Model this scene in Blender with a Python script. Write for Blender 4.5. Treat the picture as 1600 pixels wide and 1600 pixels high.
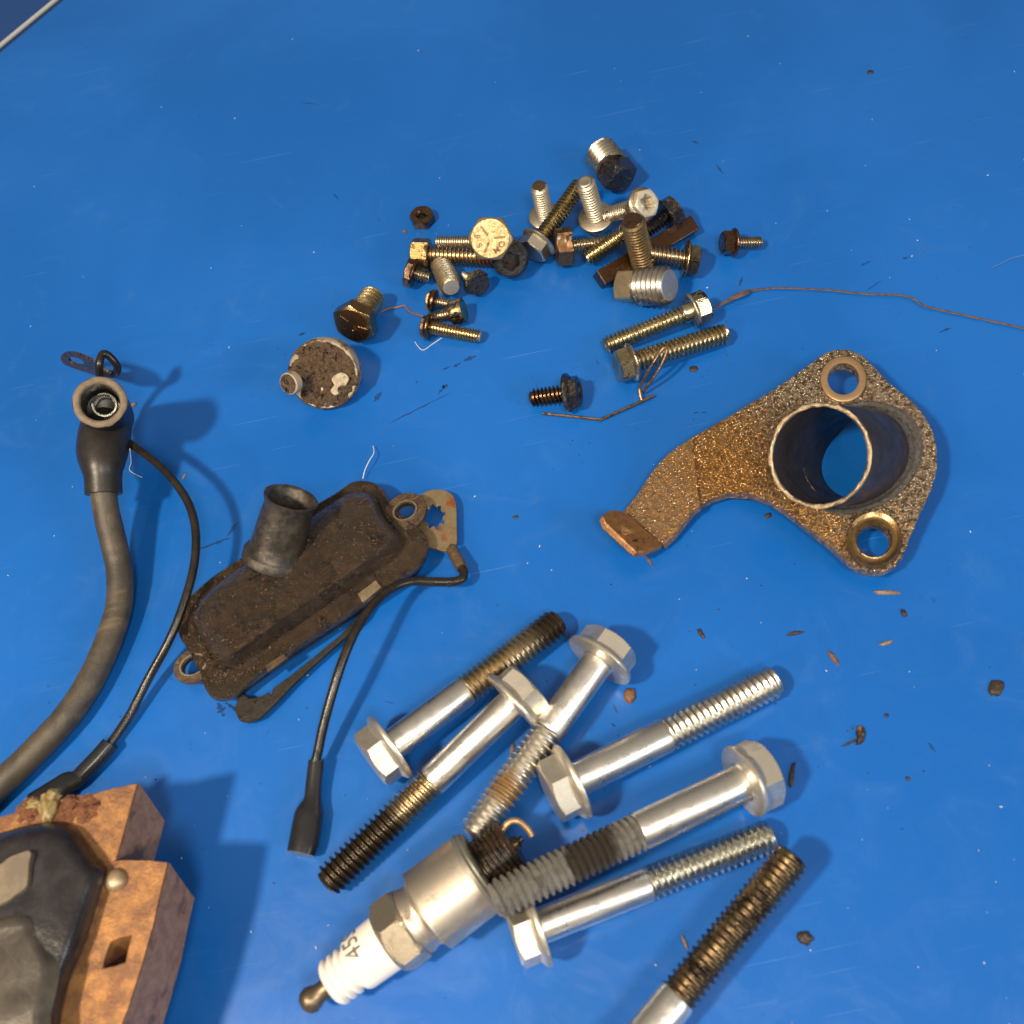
import bpy, bmesh, math, random
from mathutils import Vector, Matrix, noise
from mathutils.geometry import tessellate_polygon
random.seed(7)
R = math.radians
for o in list(bpy.data.objects): bpy.data.objects.remove(o)
sc = bpy.context.scene
COL = sc.collection
PI = math.pi
# ------------------------------------------------------------------ camera (1 unit = 1 cm)
ELEV, ROLL, DIST, FOC = R(60), R(12), 26.0, 1600.0
CP = Vector((0, -DIST*math.cos(ELEV), DIST*math.sin(ELEV)))
bk = CP.normalized(); r0 = Vector((1, 0, 0)); u0 = bk.cross(r0)
rt = r0*math.cos(ROLL) - u0*math.sin(ROLL)
up = r0*math.sin(ROLL) + u0*math.cos(ROLL)
cam = bpy.data.cameras.new('camera'); co = bpy.data.objects.new('camera', cam); COL.objects.link(co)
co.matrix_world = Matrix(((rt.x, up.x, bk.x, CP.x), (rt.y, up.y, bk.y, CP.y), (rt.z, up.z, bk.z, CP.z), (0, 0, 0, 1)))
cam.sensor_width = 36; cam.lens = 36*FOC/1600; cam.clip_start = .5; cam.clip_end = 2000
cam.dof.use_dof = True; cam.dof.focus_distance = 27.6; cam.dof.aperture_fstop = 0.21
sc.camera = co
# ------------------------------------------------------------------ room light and added fill
w = bpy.data.worlds.new("World"); sc.world = w; w.use_nodes = True
nt = w.node_tree; bg = nt.nodes['Background']
tc = nt.nodes.new('ShaderNodeTexCoord'); sp = nt.nodes.new('ShaderNodeSeparateXYZ'); rm = nt.nodes.new('ShaderNodeValToRGB')
nt.links.new(tc.outputs['Generated'], sp.inputs[0]); nt.links.new(sp.outputs['Z'], rm.inputs[0]); nt.links.new(rm.outputs[0], bg.inputs[0])
rm.color_ramp.elements[0].position = 0; rm.color_ramp.elements[0].color = (.10, .09, .085, 1)
rm.color_ramp.elements[1].position = 1; rm.color_ramp.elements[1].color = (.66, .58, .48, 1)
bg.inputs[1].default_value = .46
def area(name, loc, size, power, color, target=(0, 0, 0)):
    l = bpy.data.lights.new(name, 'AREA'); l.shape = 'DISK'; l.size = size; l.energy = power; l.color = color
    o = bpy.data.objects.new(name, l); COL.objects.link(o); o.location = loc
    o.rotation_euler = (Vector(target)-Vector(loc)).to_track_quat('-Z', 'Y').to_euler()
    return o
area('key_lamp', (-45, -27, 80), 7.5, 72000, (1, .82, .60))
area('second_lamp', (-75, -62, 70), 6, 15000, (1, .82, .60))
area('added_warm_fill', (7, -40, 64), 15, 20000, (1, .90, .74))  # unseen warm fill, added beside the camera for highlights on the metal
area('added_cool_fill', (64, -56, 50), 30, 19000, (.88, .95, 1))  # unseen cool fill, added for bluish highlights and the cover's far slopes
sc.view_settings.view_transform = 'Standard'; sc.view_settings.look = 'None'
sc.view_settings.exposure = .36; sc.view_settings.gamma = 1
sc.render.engine = 'CYCLES'
sc.render.resolution_x = sc.render.resolution_y = 1024

# ------------------------------------------------------------------ measuring helpers
def ray(x, y): return rt*((x-800)/FOC) - up*((y-800)/FOC) - bk
def P(x, y, z=0.0):
    d = ray(x, y); return CP + d*((z-CP.z)/d.z)
def dep(p): return -(p-CP).dot(bk)
def cm(pxl, p): return pxl*dep(p)/FOC
class Plane:
    def __init__(s, a, b, c):
        s.o = P(*a); s.n = (P(*b)-s.o).cross(P(*c)-s.o).normalized()
        if s.n.z < 0: s.n = -s.n
    def __call__(s, x, y, lift=0):
        d = ray(x, y); o = s.o+s.n*lift
        return CP + d*((o-CP).dot(s.n)/d.dot(s.n))

# ------------------------------------------------------------------ materials
def nodes(name):
    m = bpy.data.materials.new(name); m.use_nodes = True
    return m, m.node_tree, m.node_tree.nodes['Principled BSDF']
class NB:
    def __init__(s, nt): s.nt = nt
    def n(s, t, **k):
        x = s.nt.nodes.new(t)
        for a, b in k.items(): setattr(x, a, b)
        return x
    def l(s, a, b): s.nt.links.new(a, b)
    def math(s, op, a, b=None, c=None, clamp=False):
        x = s.n('ShaderNodeMath', operation=op, use_clamp=clamp)
        for i, v in enumerate((a, b, c)):
            if v is None: continue
            if isinstance(v, (int, float)): x.inputs[i].default_value = v
            else: s.l(v, x.inputs[i])
        return x.outputs[0]
    def noise(s, vec, sc_, det=4, rough=.6, dist=0.0):
        x = s.n('ShaderNodeTexNoise'); x.inputs['Scale'].default_value = sc_; x.inputs['Detail'].default_value = det
        x.inputs['Roughness'].default_value = rough; x.inputs['Distortion'].default_value = dist
        s.l(vec, x.inputs['Vector']); return x.outputs[0]
    def ramp(s, v, lo, hi):
        x = s.n('ShaderNodeMapRange', interpolation_type='SMOOTHSTEP'); s.l(v, x.inputs[0])
        x.inputs[1].default_value = lo; x.inputs[2].default_value = hi; return x.outputs[0]
    def mix(s, f, a, b, rgb=True):
        x = s.n('ShaderNodeMix', data_type='RGBA' if rgb else 'FLOAT')
        ia, ib = (6, 7) if rgb else (2, 3)
        if isinstance(f, (int, float)): x.inputs[0].default_value = f
        else: s.l(f, x.inputs[0])
        for i, v in ((ia, a), (ib, b)):
            if isinstance(v, (tuple, list)): x.inputs[i].default_value = (*v, 1)
            elif isinstance(v, (int, float)): x.inputs[i].default_value = v
            else: s.l(v, x.inputs[i])
        return x.outputs[2 if rgb else 0]
    def coords(s, rand=True, stretch=None):
        t = s.n('ShaderNodeTexCoord'); v = t.outputs['Object']
        if rand:
            oi = s.n('ShaderNodeObjectInfo'); a = s.n('ShaderNodeVectorMath', operation='ADD')
            k = s.math('MULTIPLY', oi.outputs['Random'], 60.0)
            s.l(v, a.inputs[0]); s.l(k, a.inputs[1]); v = a.outputs[0]
        return v, t.outputs['Object']
def metal(name, base, alt, oil=(.012, .008, .005), amt=.45, soft=.08, rough=.33, met=1.0, scale=3.0, bump=.12,
          orough=.16, omet=.25, tip=None, fine=22.0, bdist=.02, zone=None, streak=None, spots=None, coat=0.0):
    """worn metal: two base tones, oil or crud above a noise threshold; tip=(z0,z1) adds crud along the axis"""
    m, t, b = nodes(name); N = NB(t)
    v, raw = N.coords()
    n1 = N.noise(v, scale*1.7, 5, .65)
    c = N.mix(N.ramp(n1, .36, .66), base, alt)
    n2 = N.noise(v, scale, 8, .68, .4)
    th = 1-amt
    mask = N.ramp(n2, .25+.5*th-soft, .25+.5*th+soft)
    if tip:
        s = N.n('ShaderNodeSeparateXYZ'); N.l(raw, s.inputs[0])
        zz = N.math('ADD', s.outputs[2], N.math('MULTIPLY', N.math('SUBTRACT', n2, .5), .9))
        tm = N.ramp(zz, tip[0], tip[1])
        if len(tip) > 2:
            tm = N.math('MULTIPLY', tm, N.math('SUBTRACT', 1.0, N.ramp(zz, tip[2], tip[3])))
        mask = N.math('MAXIMUM', mask, N.math('MULTIPLY', tm, .93))
    c = N.mix(mask, c, oil)
    r = N.mix(N.ramp(n1, .3, .7), rough-.06, rough+.1, False)
    r = N.mix(mask, r, orough, False)
    if zone:
        s9 = N.n('ShaderNodeSeparateXYZ'); N.l(raw, s9.inputs[0])
        zz9 = N.math('ADD', s9.outputs[0], N.math('MULTIPLY', N.math('SUBTRACT', n1, .5), 2.6))
        c = N.mix(N.ramp(zz9, zone[0], zone[1]), c, N.mix(N.ramp(n2, .42, .58), zone[2], zone[3]))
    if spots:
        n4 = N.noise(v, spots[1], 3, .5); sm = N.ramp(n4, spots[2], spots[2]+.05)
        c = N.mix(sm, c, spots[0])
    N.l(c, b.inputs['Base Color']); N.l(r, b.inputs['Roughness'])
    N.l(N.mix(mask, met, omet, False), b.inputs['Metallic'])
    if coat: b.inputs['Coat Weight'].default_value = coat; b.inputs['Coat Roughness'].default_value = .08
    n3 = N.noise(v, fine, 4, .7)
    h = N.math('ADD', N.math('MULTIPLY', n3, 1.0), N.math('MULTIPLY', n2, .8))
    bp = N.n('ShaderNodeBump'); bp.inputs['Strength'].default_value = bump*2; bp.inputs['Distance'].default_value = bdist
    N.l(h, bp.inputs['Height']); N.l(bp.outputs[0], b.inputs['Normal']); N.l(bp.outputs[0], b.inputs['Coat Normal'])
    return m
OILB = (.010, .007, .004)
zinc = metal('bright_zinc', (.88, .86, .82), (.72, .69, .64), amt=.08, rough=.31, scale=2.2, bump=.10, oil=(.22, .19, .14), orough=.4, omet=.7)
zinc_head = metal('dull_zinc_head', (.74, .70, .62), (.58, .53, .44), amt=.10, rough=.34, scale=2.5, bump=.08, met=.85, oil=(.2, .16, .1), orough=.45, omet=.6)
zinc_thread = metal('zinc_thread', (.74, .72, .66), (.50, .46, .38), amt=.22, rough=.30, scale=2.0, bump=.1, oil=(.07, .05, .03), orough=.3, omet=.6)
white_thread = metal('whitened_thread', (.60, .58, .54), (.44, .42, .38), amt=.1, rough=.55, scale=2.4, met=.45, bump=.25, oil=(.12, .09, .06), orough=.4)
def dark_thread(z0, z1, *more, base=(.62, .52, .36)):
    return metal('oily_thread', base, (.42, .34, .22), amt=.15, rough=.3, scale=1.6, oil=(.022, .014, .008), orough=.22, omet=.55, tip=(z0, z1)+more)
brass = metal('oily_gold_zinc', (.50, .36, .16), (.34, .22, .09), amt=.30, rough=.26, scale=4, oil=(.05, .026, .01), orough=.14, omet=.5, coat=.3)
tan_steel = metal('tan_oily_steel', (.62, .54, .42), (.40, .32, .21), amt=.28, rough=.28, scale=3.5, oil=(.045, .026, .012), orough=.15, omet=.5, coat=.3)
pale_steel = metal('pale_steel', (.66, .61, .52), (.48, .42, .32), amt=.14, rough=.36, scale=3.5, oil=(.08, .05, .03), orough=.25)
gold_head = metal('stamped_gold_head', (.42, .34, .20), (.30, .23, .12), amt=.26, rough=.46, scale=6, oil=(.2, .12, .05), orough=.35, omet=.7, bump=.25, fine=18)
bronze = metal('dark_bronze_oil', (.20, .11, .055), (.10, .055, .03), amt=.40, rough=.26, scale=3, oil=(.018, .010, .007), orough=.12, omet=.4, coat=.4)
black_oil = metal('black_wet_oil', (.075, .045, .026), (.03, .020, .013), amt=.62, rough=.22, scale=4, oil=(.006, .005, .005), orough=.10, omet=.05, bump=.6, coat=.5, bdist=.05, fine=9)
rust_key = metal('rusty_key_steel', (.15, .07, .035), (.09, .05, .03), amt=.36, soft=.15, rough=.32, scale=3, oil=(.02, .012, .009), orough=.18, omet=.4, coat=.3)
rust_nut = metal('rust_brown_nut', (.20, .10, .05), (.30, .18, .09), amt=.25, rough=.35, scale=3, oil=(.04, .02, .012), orough=.2, omet=.4, spots=((.5, .5, .5), 2.6, .62))
stamp_m = metal('stamp_grime', (.16, .10, .04), (.12, .07, .03), amt=.3, rough=.35, met=.7)
grey_end = metal('ground_grey_end', (.42, .42, .44), (.34, .34, .36), amt=.05, rough=.45, scale=5, met=.6)
blue_end = metal('plain_steel_end', (.38, .40, .45), (.28, .30, .36), amt=.04, rough=.5, scale=4, met=.7)
cast = metal('oily_cast_plate', (.50, .40, .28), (.32, .24, .16), amt=.50, soft=.06, rough=.22, scale=10, met=.6, oil=(.11, .07, .04), orough=.15, omet=.5, bump=.9, fine=10, bdist=.07, coat=.5, zone=(-.8, -3.0, (.48, .26, .08), (.20, .10, .035)))
rust_arm = metal('rust_orange_arm', (.50, .28, .10), (.32, .18, .08), amt=.42, soft=.09, rough=.26, scale=8, met=.45, oil=(.22, .14, .09), orough=.3, omet=.45, bump=.8, fine=9, bdist=.08, coat=.3)
boss_m = metal('worn_copper_ring', (.62, .42, .24), (.52, .33, .19), amt=.08, rough=.36, scale=5, met=.85, oil=(.25, .15, .08), orough=.3)
boss_g = metal('golden_oil_ring', (.34, .22, .09), (.22, .13, .05), amt=.34, rough=.28, scale=5, met=.9, oil=(.05, .025, .01), orough=.12, coat=.5)
tube_m = metal('dark_violet_tube', (.055, .05, .06), (.035, .033, .042), amt=.2, rough=.42, scale=1.5, met=.5, oil=(.02, .018, .025), orough=.35, bump=.06)
rim_m = metal('scraped_rim', (.42, .33, .22), (.26, .20, .13), amt=.2, rough=.36, scale=8, met=.8, oil=(.07, .04, .02), orough=.3, bump=.3)
weld_m = metal('grey_weld_bead', (.20, .19, .18), (.11, .10, .09), amt=.35, rough=.42, scale=9, met=.6, oil=(.04, .03, .022), bump=.6, bdist=.05)
cover_m = metal('brown_oily_cover', (.115, .070, .037), (.040, .028, .019), amt=.46, soft=.12, rough=.22, scale=1.7, met=.7, oil=(.05, .034, .022), orough=.18, omet=.5, bump=.8, fine=7.5, bdist=.10,
                spots=((.36, .27, .17), 19.0, .72), coat=.6)
cover_rim = metal('brown_cover_edge', (.15, .10, .06), (.08, .05, .03), amt=.40, rough=.34, scale=4, met=.6, oil=(.04, .026, .018), orough=.26, bump=.4, fine=14, bdist=.04, coat=.2)
tubeblk = metal('grey_black_spout', (.10, .085, .065), (.035, .032, .028), amt=.35, soft=.12, rough=.36, scale=2.5, met=.5, oil=(.02, .018, .018), orough=.3, bump=.35, spots=((.3, .25, .18), 16., .71), coat=.2)
strap_m = metal('black_strap', (.035, .028, .022), (.02, .016, .014), amt=.3, rough=.45, scale=4, met=.3, bump=.3)
lug_m = metal('brass_terminal', (.38, .30, .18), (.27, .20, .11), amt=.36, rough=.42, scale=2.6, met=.75, oil=(.20, .06, .018), orough=.5, bump=.15)
lug_dark = metal('dirty_terminal', (.16, .10, .06), (.08, .045, .03), amt=.4, rough=.4, scale=5, met=.6, bump=.4)
crimp_m = metal('brown_crimp', (.26, .18, .10), (.14, .09, .05), amt=.3, rough=.38, scale=6, met=.6)
plug_m = metal('plug_nickel', (.74, .66, .55), (.58, .50, .41), amt=.22, rough=.40, scale=1.7, met=.95, oil=(.2, .15, .1), bump=.05)
plug_hex = metal('plug_hex_gold', (.60, .51, .37), (.48, .40, .30), amt=.12, rough=.32, scale=2.5, met=.9, oil=(.25, .16, .06))
plug_thr = metal('sooty_plug_thread', (.14, .09, .05), (.06, .04, .03), amt=.5, rough=.28, scale=3, met=.7, oil=(.012, .010, .009), orough=.25)
term_m = metal('plug_terminal', (.26, .20, .14), (.17, .13, .09), amt=.3, rough=.4, scale=3, met=.9, oil=(.08, .06, .04))
gasket_m = metal('plug_gasket', (.34, .33, .28), (.26, .25, .21), amt=.2, rough=.4, scale=4, met=.7)
clip_m = metal('bright_spring_clip', (.72, .72, .62), (.55, .58, .52), amt=.05, rough=.22, scale=3)
wire_m = metal('brown_spring_wire', (.30, .20, .13), (.14, .09, .06), amt=.35, rough=.3, scale=5, met=.8)
rust_core = metal('orange_rust_core', (.44, .21, .07), (.26, .13, .06), amt=.44, soft=.12, rough=.40, scale=2.1, met=.35, oil=(.20, .09, .045), orough=.38, omet=.3, bump=.35, fine=18, bdist=.03, spots=((.46, .28, .12), 1.3, .70))
core_side = metal('brown_core_side', (.38, .21, .12), (.26, .14, .085), amt=.3, rough=.42, scale=2.4, met=.1, oil=(.17, .09, .06), orough=.5, bump=.2)
crud_m = metal('rust_crust', (.38, .17, .08), (.24, .09, .05), amt=.3, rough=.5, scale=5, met=.1, oil=(.12, .04, .04), bump=.6, bdist=.08)
putty_m = metal('yellow_brown_lump', (.30, .22, .08), (.20, .15, .07), amt=.2, rough=.4, scale=5, met=.0, oil=(.15, .1, .05))
disc_white = metal('dirty_cream_plastic', (.46, .39, .29), (.34, .27, .19), amt=.36, rough=.45, scale=3, met=0, oil=(.10, .065, .04), orough=.5, omet=0)
disc_dirt = metal('matted_brown_dirt', (.20, .115, .06), (.30, .20, .125), amt=.36, soft=.05, rough=.7, scale=6, met=0, oil=(.03, .02, .014), orough=.4, omet=0, bump=1.0, fine=16, bdist=.09, spots=((.42, .36, .27), 9., .66))
amber_m = metal('amber_oil', (.42, .24, .08), (.24, .12, .04), amt=.15, rough=.13, scale=3, met=.75, oil=(.12, .06, .02), bump=.05)
grain_m = metal('wet_steel_grain', (.40, .33, .25), (.22, .17, .12), amt=.2, rough=.16, scale=3, met=.8, oil=(.1, .06, .04), bump=.05)
grit_m = metal('greasy_grit', (.17, .115, .07), (.07, .045, .03), amt=.3, rough=.2, scale=3, met=.5, oil=(.04, .027, .018), bump=.1)
def plastic(name, col, alt, rough, scale=2, bump=.1, dust_or_sheen=None, fine=20., spec=.5, bd=.02):
    m, t, b = nodes(name); N = NB(t); v, raw = N.coords(False)
    c = N.mix(N.ramp(N.noise(v, scale, 6, .65, .3), .38, .64), col, alt)
    if dust_or_sheen:
        c = N.mix(N.ramp(N.noise(v, dust_or_sheen[1], 7, .72, 1.0), dust_or_sheen[2]-.04, dust_or_sheen[2]+.14), c, dust_or_sheen[0])
    N.l(c, b.inputs['Base Color']); b.inputs['Roughness'].default_value = rough
    b.inputs['Specular IOR Level'].default_value = spec
    bp = N.n('ShaderNodeBump'); bp.inputs['Strength'].default_value = bump*2; bp.inputs['Distance'].default_value = bd
    N.l(N.noise(v, fine, 4, .7), bp.inputs['Height']); N.l(bp.outputs[0], b.inputs['Normal'])
    return m
rubber = plastic('black_rubber', (.020, .018, .017), (.028, .024, .021), .36, 3, .1)
rubber_rim = plastic('worn_rubber_rim', (.22, .165, .11), (.16, .12, .085), .6, 6, .3)
cable_m = plastic('dusty_grey_cable', (.085, .068, .048), (.045, .038, .030), .44, .9, .2, ((.17, .125, .075), .5, .56), bd=.03)
lead_m = plastic('black_lead', (.012, .010, .009), (.022, .017, .013), .24, 3, .12, ((.06, .045, .03), 3.0, .66))
sleeve_m = plastic('black_sleeve', (.014, .015, .018), (.02, .02, .024), .27, 3, .05)
ceramic = plastic('white_ceramic', (.86, .82, .76), (.84, .79, .72), .16, 2, .0)
ink = plastic('grey_ink', (.13, .12, .10), (.2, .18, .15), .4)
bobbin_m = plastic('black_coil_resin', (.018, .017, .020), (.04, .038, .042), .26, 1.0, .1, ((.16, .14, .12), 1.4, .64), 3.0, bd=.08)
resin_m = plastic('grey_brown_resin_sheen', (.10, .085, .068), (.045, .040, .036), .25, .7, .07, ((.26, .29, .29), .45, .57), 1.2, bd=.12)  # pale blue-grey patches imitate a glossy reflection, painted into the resin colour
tanface = plastic('tan_coil_face', (.22, .17, .12), (.15, .12, .09), .42, 2, .1)
lint_m = plastic('white_lint', (.62, .64, .70), (.5, .52, .6), .6)
fibre_m = plastic('brown_fibre', (.13, .085, .065), (.07, .05, .045), .5, 6, .3)
redfib = plastic('reddish_fibre', (.26, .10, .06), (.16, .07, .05), .5)
chip_dark = plastic('dark_crumb', (.030, .020, .016), (.055, .035, .022), .4, 6, .4)
chip_rust = plastic('rust_crumb', (.22, .10, .035), (.11, .055, .03), .5, 8, .5)
chip_pale = plastic('pale_chip', (.27, .19, .125), (.17, .11, .07), .5, 8, .3)
# blue plastic tray
m, t, b = nodes('blue_tray_plastic'); N = NB(t); v, raw = N.coords(False)
big = N.noise(v, .10, 4, .55, .5); mid = N.noise(v, .55, 6, .7, 1.2)
c = N.mix(N.ramp(big, .35, .65), (.0035, .108, .450), (.0075, .128, .515))
c = N.mix(N.math('MULTIPLY', N.ramp(mid, .55, .78), .32), c, (.035, .15, .43))
smn = N.noise(v, 2.1, 6, .75, 1.6)
c = N.mix(N.math('MULTIPLY', N.ramp(smn, .63, .74), .5), c, (.004, .052, .24))
def scratch(angle, sx, sy, lo, seed):
    mp = N.n('ShaderNodeMapping'); mp.inputs['Rotation'].default_value = (0, 0, angle); mp.inputs['Location'].default_value = (seed, seed*.7, 0)
    mp.inputs['Scale'].default_value = (sx, sy, 1); N.l(v, mp.inputs[0])
    return N.ramp(N.noise(mp.outputs[0], 1, 2, .5, .15), lo, lo+.03)
s1 = scratch(.5, .22, 22, .735, 3); s2 = scratch(-.8, .3, 26, .745, 11); s3 = scratch(1.5, .25, 24, .745, 29)
ss = N.math('MAXIMUM', s1, N.math('MAXIMUM', s2, s3))
c = N.mix(N.math('MULTIPLY', ss, .45), c, (.11, .24, .55))
N.l(c, b.inputs['Base Color'])
N.l(N.mix(N.ramp(mid, .4, .7), .30, .44, False), b.inputs['Roughness'])
bp = N.n('ShaderNodeBump'); bp.inputs['Strength'].default_value = .12; bp.inputs['Distance'].default_value = .03
N.l(N.math('ADD', N.noise(v, 1.3, 3, .5), N.math('MULTIPLY', N.noise(v, 24, 3, .6), .18)), bp.inputs['Height']); N.l(bp.outputs[0], b.inputs['Normal'])
tray_m = m
m, t, b = nodes('oil_smear'); b.inputs['Base Color'].default_value = (.010, .055, .20, 1); b.inputs['Roughness'].default_value = .25; smear_m = m
m, t, b = nodes('pale_seam'); b.inputs['Base Color'].default_value = (.42, .44, .42, 1); b.inputs['Roughness'].default_value = .4; seam_m = m
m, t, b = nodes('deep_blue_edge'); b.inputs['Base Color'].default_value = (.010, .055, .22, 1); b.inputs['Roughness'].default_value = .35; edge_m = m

# ------------------------------------------------------------------ object helpers
def tag(o, label=None, cat=None, group=None, kind=None):
    for k, v_ in (('label', label), ('category', cat), ('group', group), ('kind', kind)):
        if v_: o[k] = v_
    return o
def thing(name, label, cat, mat4, group=None):
    o = bpy.data.objects.new(name, None); o.empty_display_size = .2; COL.objects.link(o); o.matrix_world = mat4
    return tag(o, label, cat, group)
def mk(name, verts, faces, mat, parent=None, smooth=True, sharp=38, world=False, bevel=None, recalc=True):
    """verts in parent's local frame, or world=True to give them in the scene's frame"""
    me = bpy.data.meshes.new(name)
    vs = [Vector(v_) for v_ in verts]
    top = parent
    while top is not None and top.parent is not None: top = top.parent
    origin = None
    if world and top is not None:
        iv = top.matrix_world.inverted(); vs = [iv @ v_ for v_ in vs]
    elif top is None:
        origin = sum(vs, Vector())/len(vs); origin.z = min(v_.z for v_ in vs); vs = [v_-origin for v_ in vs]
    me.from_pydata(vs, [], faces)
    if recalc:
        bm = bmesh.new(); bm.from_mesh(me); bmesh.ops.remove_doubles(bm, verts=bm.verts, dist=1e-5)
        bmesh.ops.recalc_face_normals(bm, faces=bm.faces); bm.to_mesh(me); bm.free()
    me.materials.append(mat)
    o = bpy.data.objects.new(name, me); COL.objects.link(o)
    if parent is not None: o.parent = parent
    elif origin is not None: o.location = origin
    if smooth:
        me.polygons.foreach_set('use_smooth', [True]*len(me.polygons))
        me.set_sharp_from_angle(angle=R(sharp))
    if bevel:
        md = o.modifiers.new('bevel', 'BEVEL'); md.width = bevel; md.segments = 2; md.limit_method = 'ANGLE'; md.angle_limit = R(40)
    return o
def frame(a, b, rot=0.0):
    """matrix at a, z towards b; x axis turned by rot from 'facing the sky'"""
    z = (b-a).normalized(); h = Vector((0, -.5, .87))
    if abs(z.dot(h)) > .97: h = Vector((0, 1, 0))
    x = (h - z*h.dot(z)).normalized(); y = z.cross(x)
    x2 = x*math.cos(rot)+y*math.sin(rot); y2 = z.cross(x2)
    return Matrix(((x2.x, y2.x, z.x, a.x), (x2.y, y2.y, z.y, a.y), (x2.z, y2.z, z.z, a.z), (0, 0, 0, 1)))
def lathe(rings, seg=48, cap0=True, cap1=True, off=0.0, wob=0.0):
    """rings: (z, r) with r a number or a function of angle"""
    vs, fs = [], []
    for k, (z, r) in enumerate(rings):
        for i in range(seg):
            a = 2*PI*i/seg+off; rr = r(a) if callable(r) else r
            if wob: rr *= 1+wob*noise.noise(Vector((math.cos(a)*3, math.sin(a)*3, z*4)))
            vs.append((rr*math.cos(a), rr*math.sin(a), z))
    for k in range(len(rings)-1):
        for i in range(seg):
            j = (i+1) % seg; fs.append((k*seg+i, k*seg+j, (k+1)*seg+j, (k+1)*seg+i))
    if cap0: fs.append(tuple(range(seg-1, -1, -1)))
    if cap1: fs.append(tuple((len(rings)-1)*seg+i for i in range(seg)))
    return vs, fs
def hexr(af, n=6):
    h = PI/n
    return lambda a: (af/2)/math.cos(((a+h) % (2*h))-h)
def prism_head(af, h, n=6, recess=None, dome=.0, corner=.955):
    """bolt head from z=0 down to z=-h with chamfered corners"""
    f = hexr(af, n); rc = (af/2)/math.cos(PI/n)*corner if n == 6 else (af/2)*1.32
    rings = [(0, f)]
    K = 9
    top0 = h-(rc*1.08-(af/2)*.93)*.55
    for k in range(K):
        z = top0+(h-top0)*k/(K-1)
        cone = (af/2)*.93+(h-z)/.55
        rings.append((-z, (lambda c: (lambda a: min(f(a), c)))(cone)))
    rings = [rings[0]]+rings[1:]
    if recess:
        rr, dp, star = recess
        g = lambda k_: (lambda a: rr*k_*(1+star*math.cos(6*a)))
        rings += [(-h-.002, (af/2)*.80), (-h, g(1.0)), (-h+dp*.15, g(.92)), (-h+dp, g(.82)), (-h+dp*.85, g(.3))]
    else:
        rings += [(-h-dome*.6, (af/2)*.6), (-h-dome, (af/2)*.25)]
    return lathe(rings, 60)
def thread(r, pitch, z0, z1, S=26, depthk=.60, cham=.5):
    """a real helical thread"""
    L = z1-z0; dpt = pitch*depthk
    prof = [(0.0, 0), (.10, 0), (.42, 1), (.56, 1), (.88, 0)]
    M = len(prof); N_ = int((L/pitch+1)*S)
    vs, fs = [], []
    for n in range(-S, N_+1):
        a = 2*PI*n/S
        for pz, pr in prof:
            z = pitch*(n/S+pz); rr = r-dpt*(1-pr)
            zc = min(max(z, 0), L)
            rr = min(rr, r-dpt*1.1+(L-zc)*cham*2) if cham else rr
            vs.append((rr*math.cos(a), rr*math.sin(a), z0+zc))
    tot = N_+1+S
    for n in range(tot-1):
        for q in range(M-1):
            fs.append((n*M+q, (n+1)*M+q, (n+1)*M+q+1, n*M+q+1))
        if n+S+1 < tot:
            fs.append((n*M+M-1, (n+1)*M+M-1, (n+S+1)*M, (n+S)*M))
    k = len(vs); rc = r-dpt*1.1
    for zz, q in ((L, 1.0), (L+.012, .86), (L-.0, .6)):
        for i in range(S): vs.append((rc*q*math.cos(2*PI*i/S), rc*q*math.sin(2*PI*i/S), z0+zz))
    for j in range(2):
        for i in range(S): fs.append((k+j*S+i, k+j*S+(i+1) % S, k+(j+1)*S+(i+1) % S, k+(j+1)*S+i))
    fs.append(tuple(k+2*S+i for i in range(S)))
    return vs, fs
def bolt(label, H, T, w, mh, mt, ms=None, kind='flange', af=1.65, hh=.82, fr=1.12, ft=.16, sh=0.0, pitch=.225, rot=0, name='flange_bolt',
         cat='bolt', group=None, recess=None, mf=None, taper=0, endm=None, shw=1.0, dome=0.0):
    a, c_ = P(*H), P(*T); L = (c_-a).length; d = cm(w, (a+c_)/2)*1.06; r = d/2
    o = thing(name, label, cat, frame(a, c_, R(rot)), group)
    if kind != 'none':
        A = af*d
        n = 4 if kind == 'square' else 6
        vs, fs = prism_head(A, hh*d, n, (recess[0]*d, recess[1]*d, recess[2]) if recess else None, dome*d)
        mk('hex_head' if n == 6 else 'square_head', vs, fs, mh, o, sharp=24)
        if kind == 'flange':
            F = fr*d; tt = ft*d
            vs, fs = lathe([(.012, F*.93), (-.01, F*.99), (-tt*.55, F), (-tt, F*.96), (-tt*1.7, max(A*.54, F*.8))], 48, wob=.02)
            mk('flange', vs, fs, mf or mh, o, sharp=50)
    zs = L*sh
    if sh > 0:
        rs = r*shw
        vs, fs = lathe([(0.01, rs*1.10), (.05*d, rs*1.0), (zs-.10*d, rs), (zs, rs*.93)], 40)
        mk('shank', vs, fs, ms or mt, o, sharp=50)
    pt = pitch*d
    vs, fs = thread(r, pt, max(zs-.02, .012), L, cham=.6, depthk=.50 if d > .74 and kind != 'none' else .72)
    if taper:
        vs = [(x*(1-taper*max(0, z)/L), y*(1-taper*max(0, z)/L), z) for x, y, z in vs]
    mk('thread', vs, fs, mt, o, sharp=60, recalc=True)
    if endm:
        q = (1-taper)*(r-pt*.6)
        vs, fs = lathe([(L+.002, q*.98), (L+.022, q*.93), (L+.028, q*.5)], 32)
        mk('end_face', vs, fs, endm, o)
    return o
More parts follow.
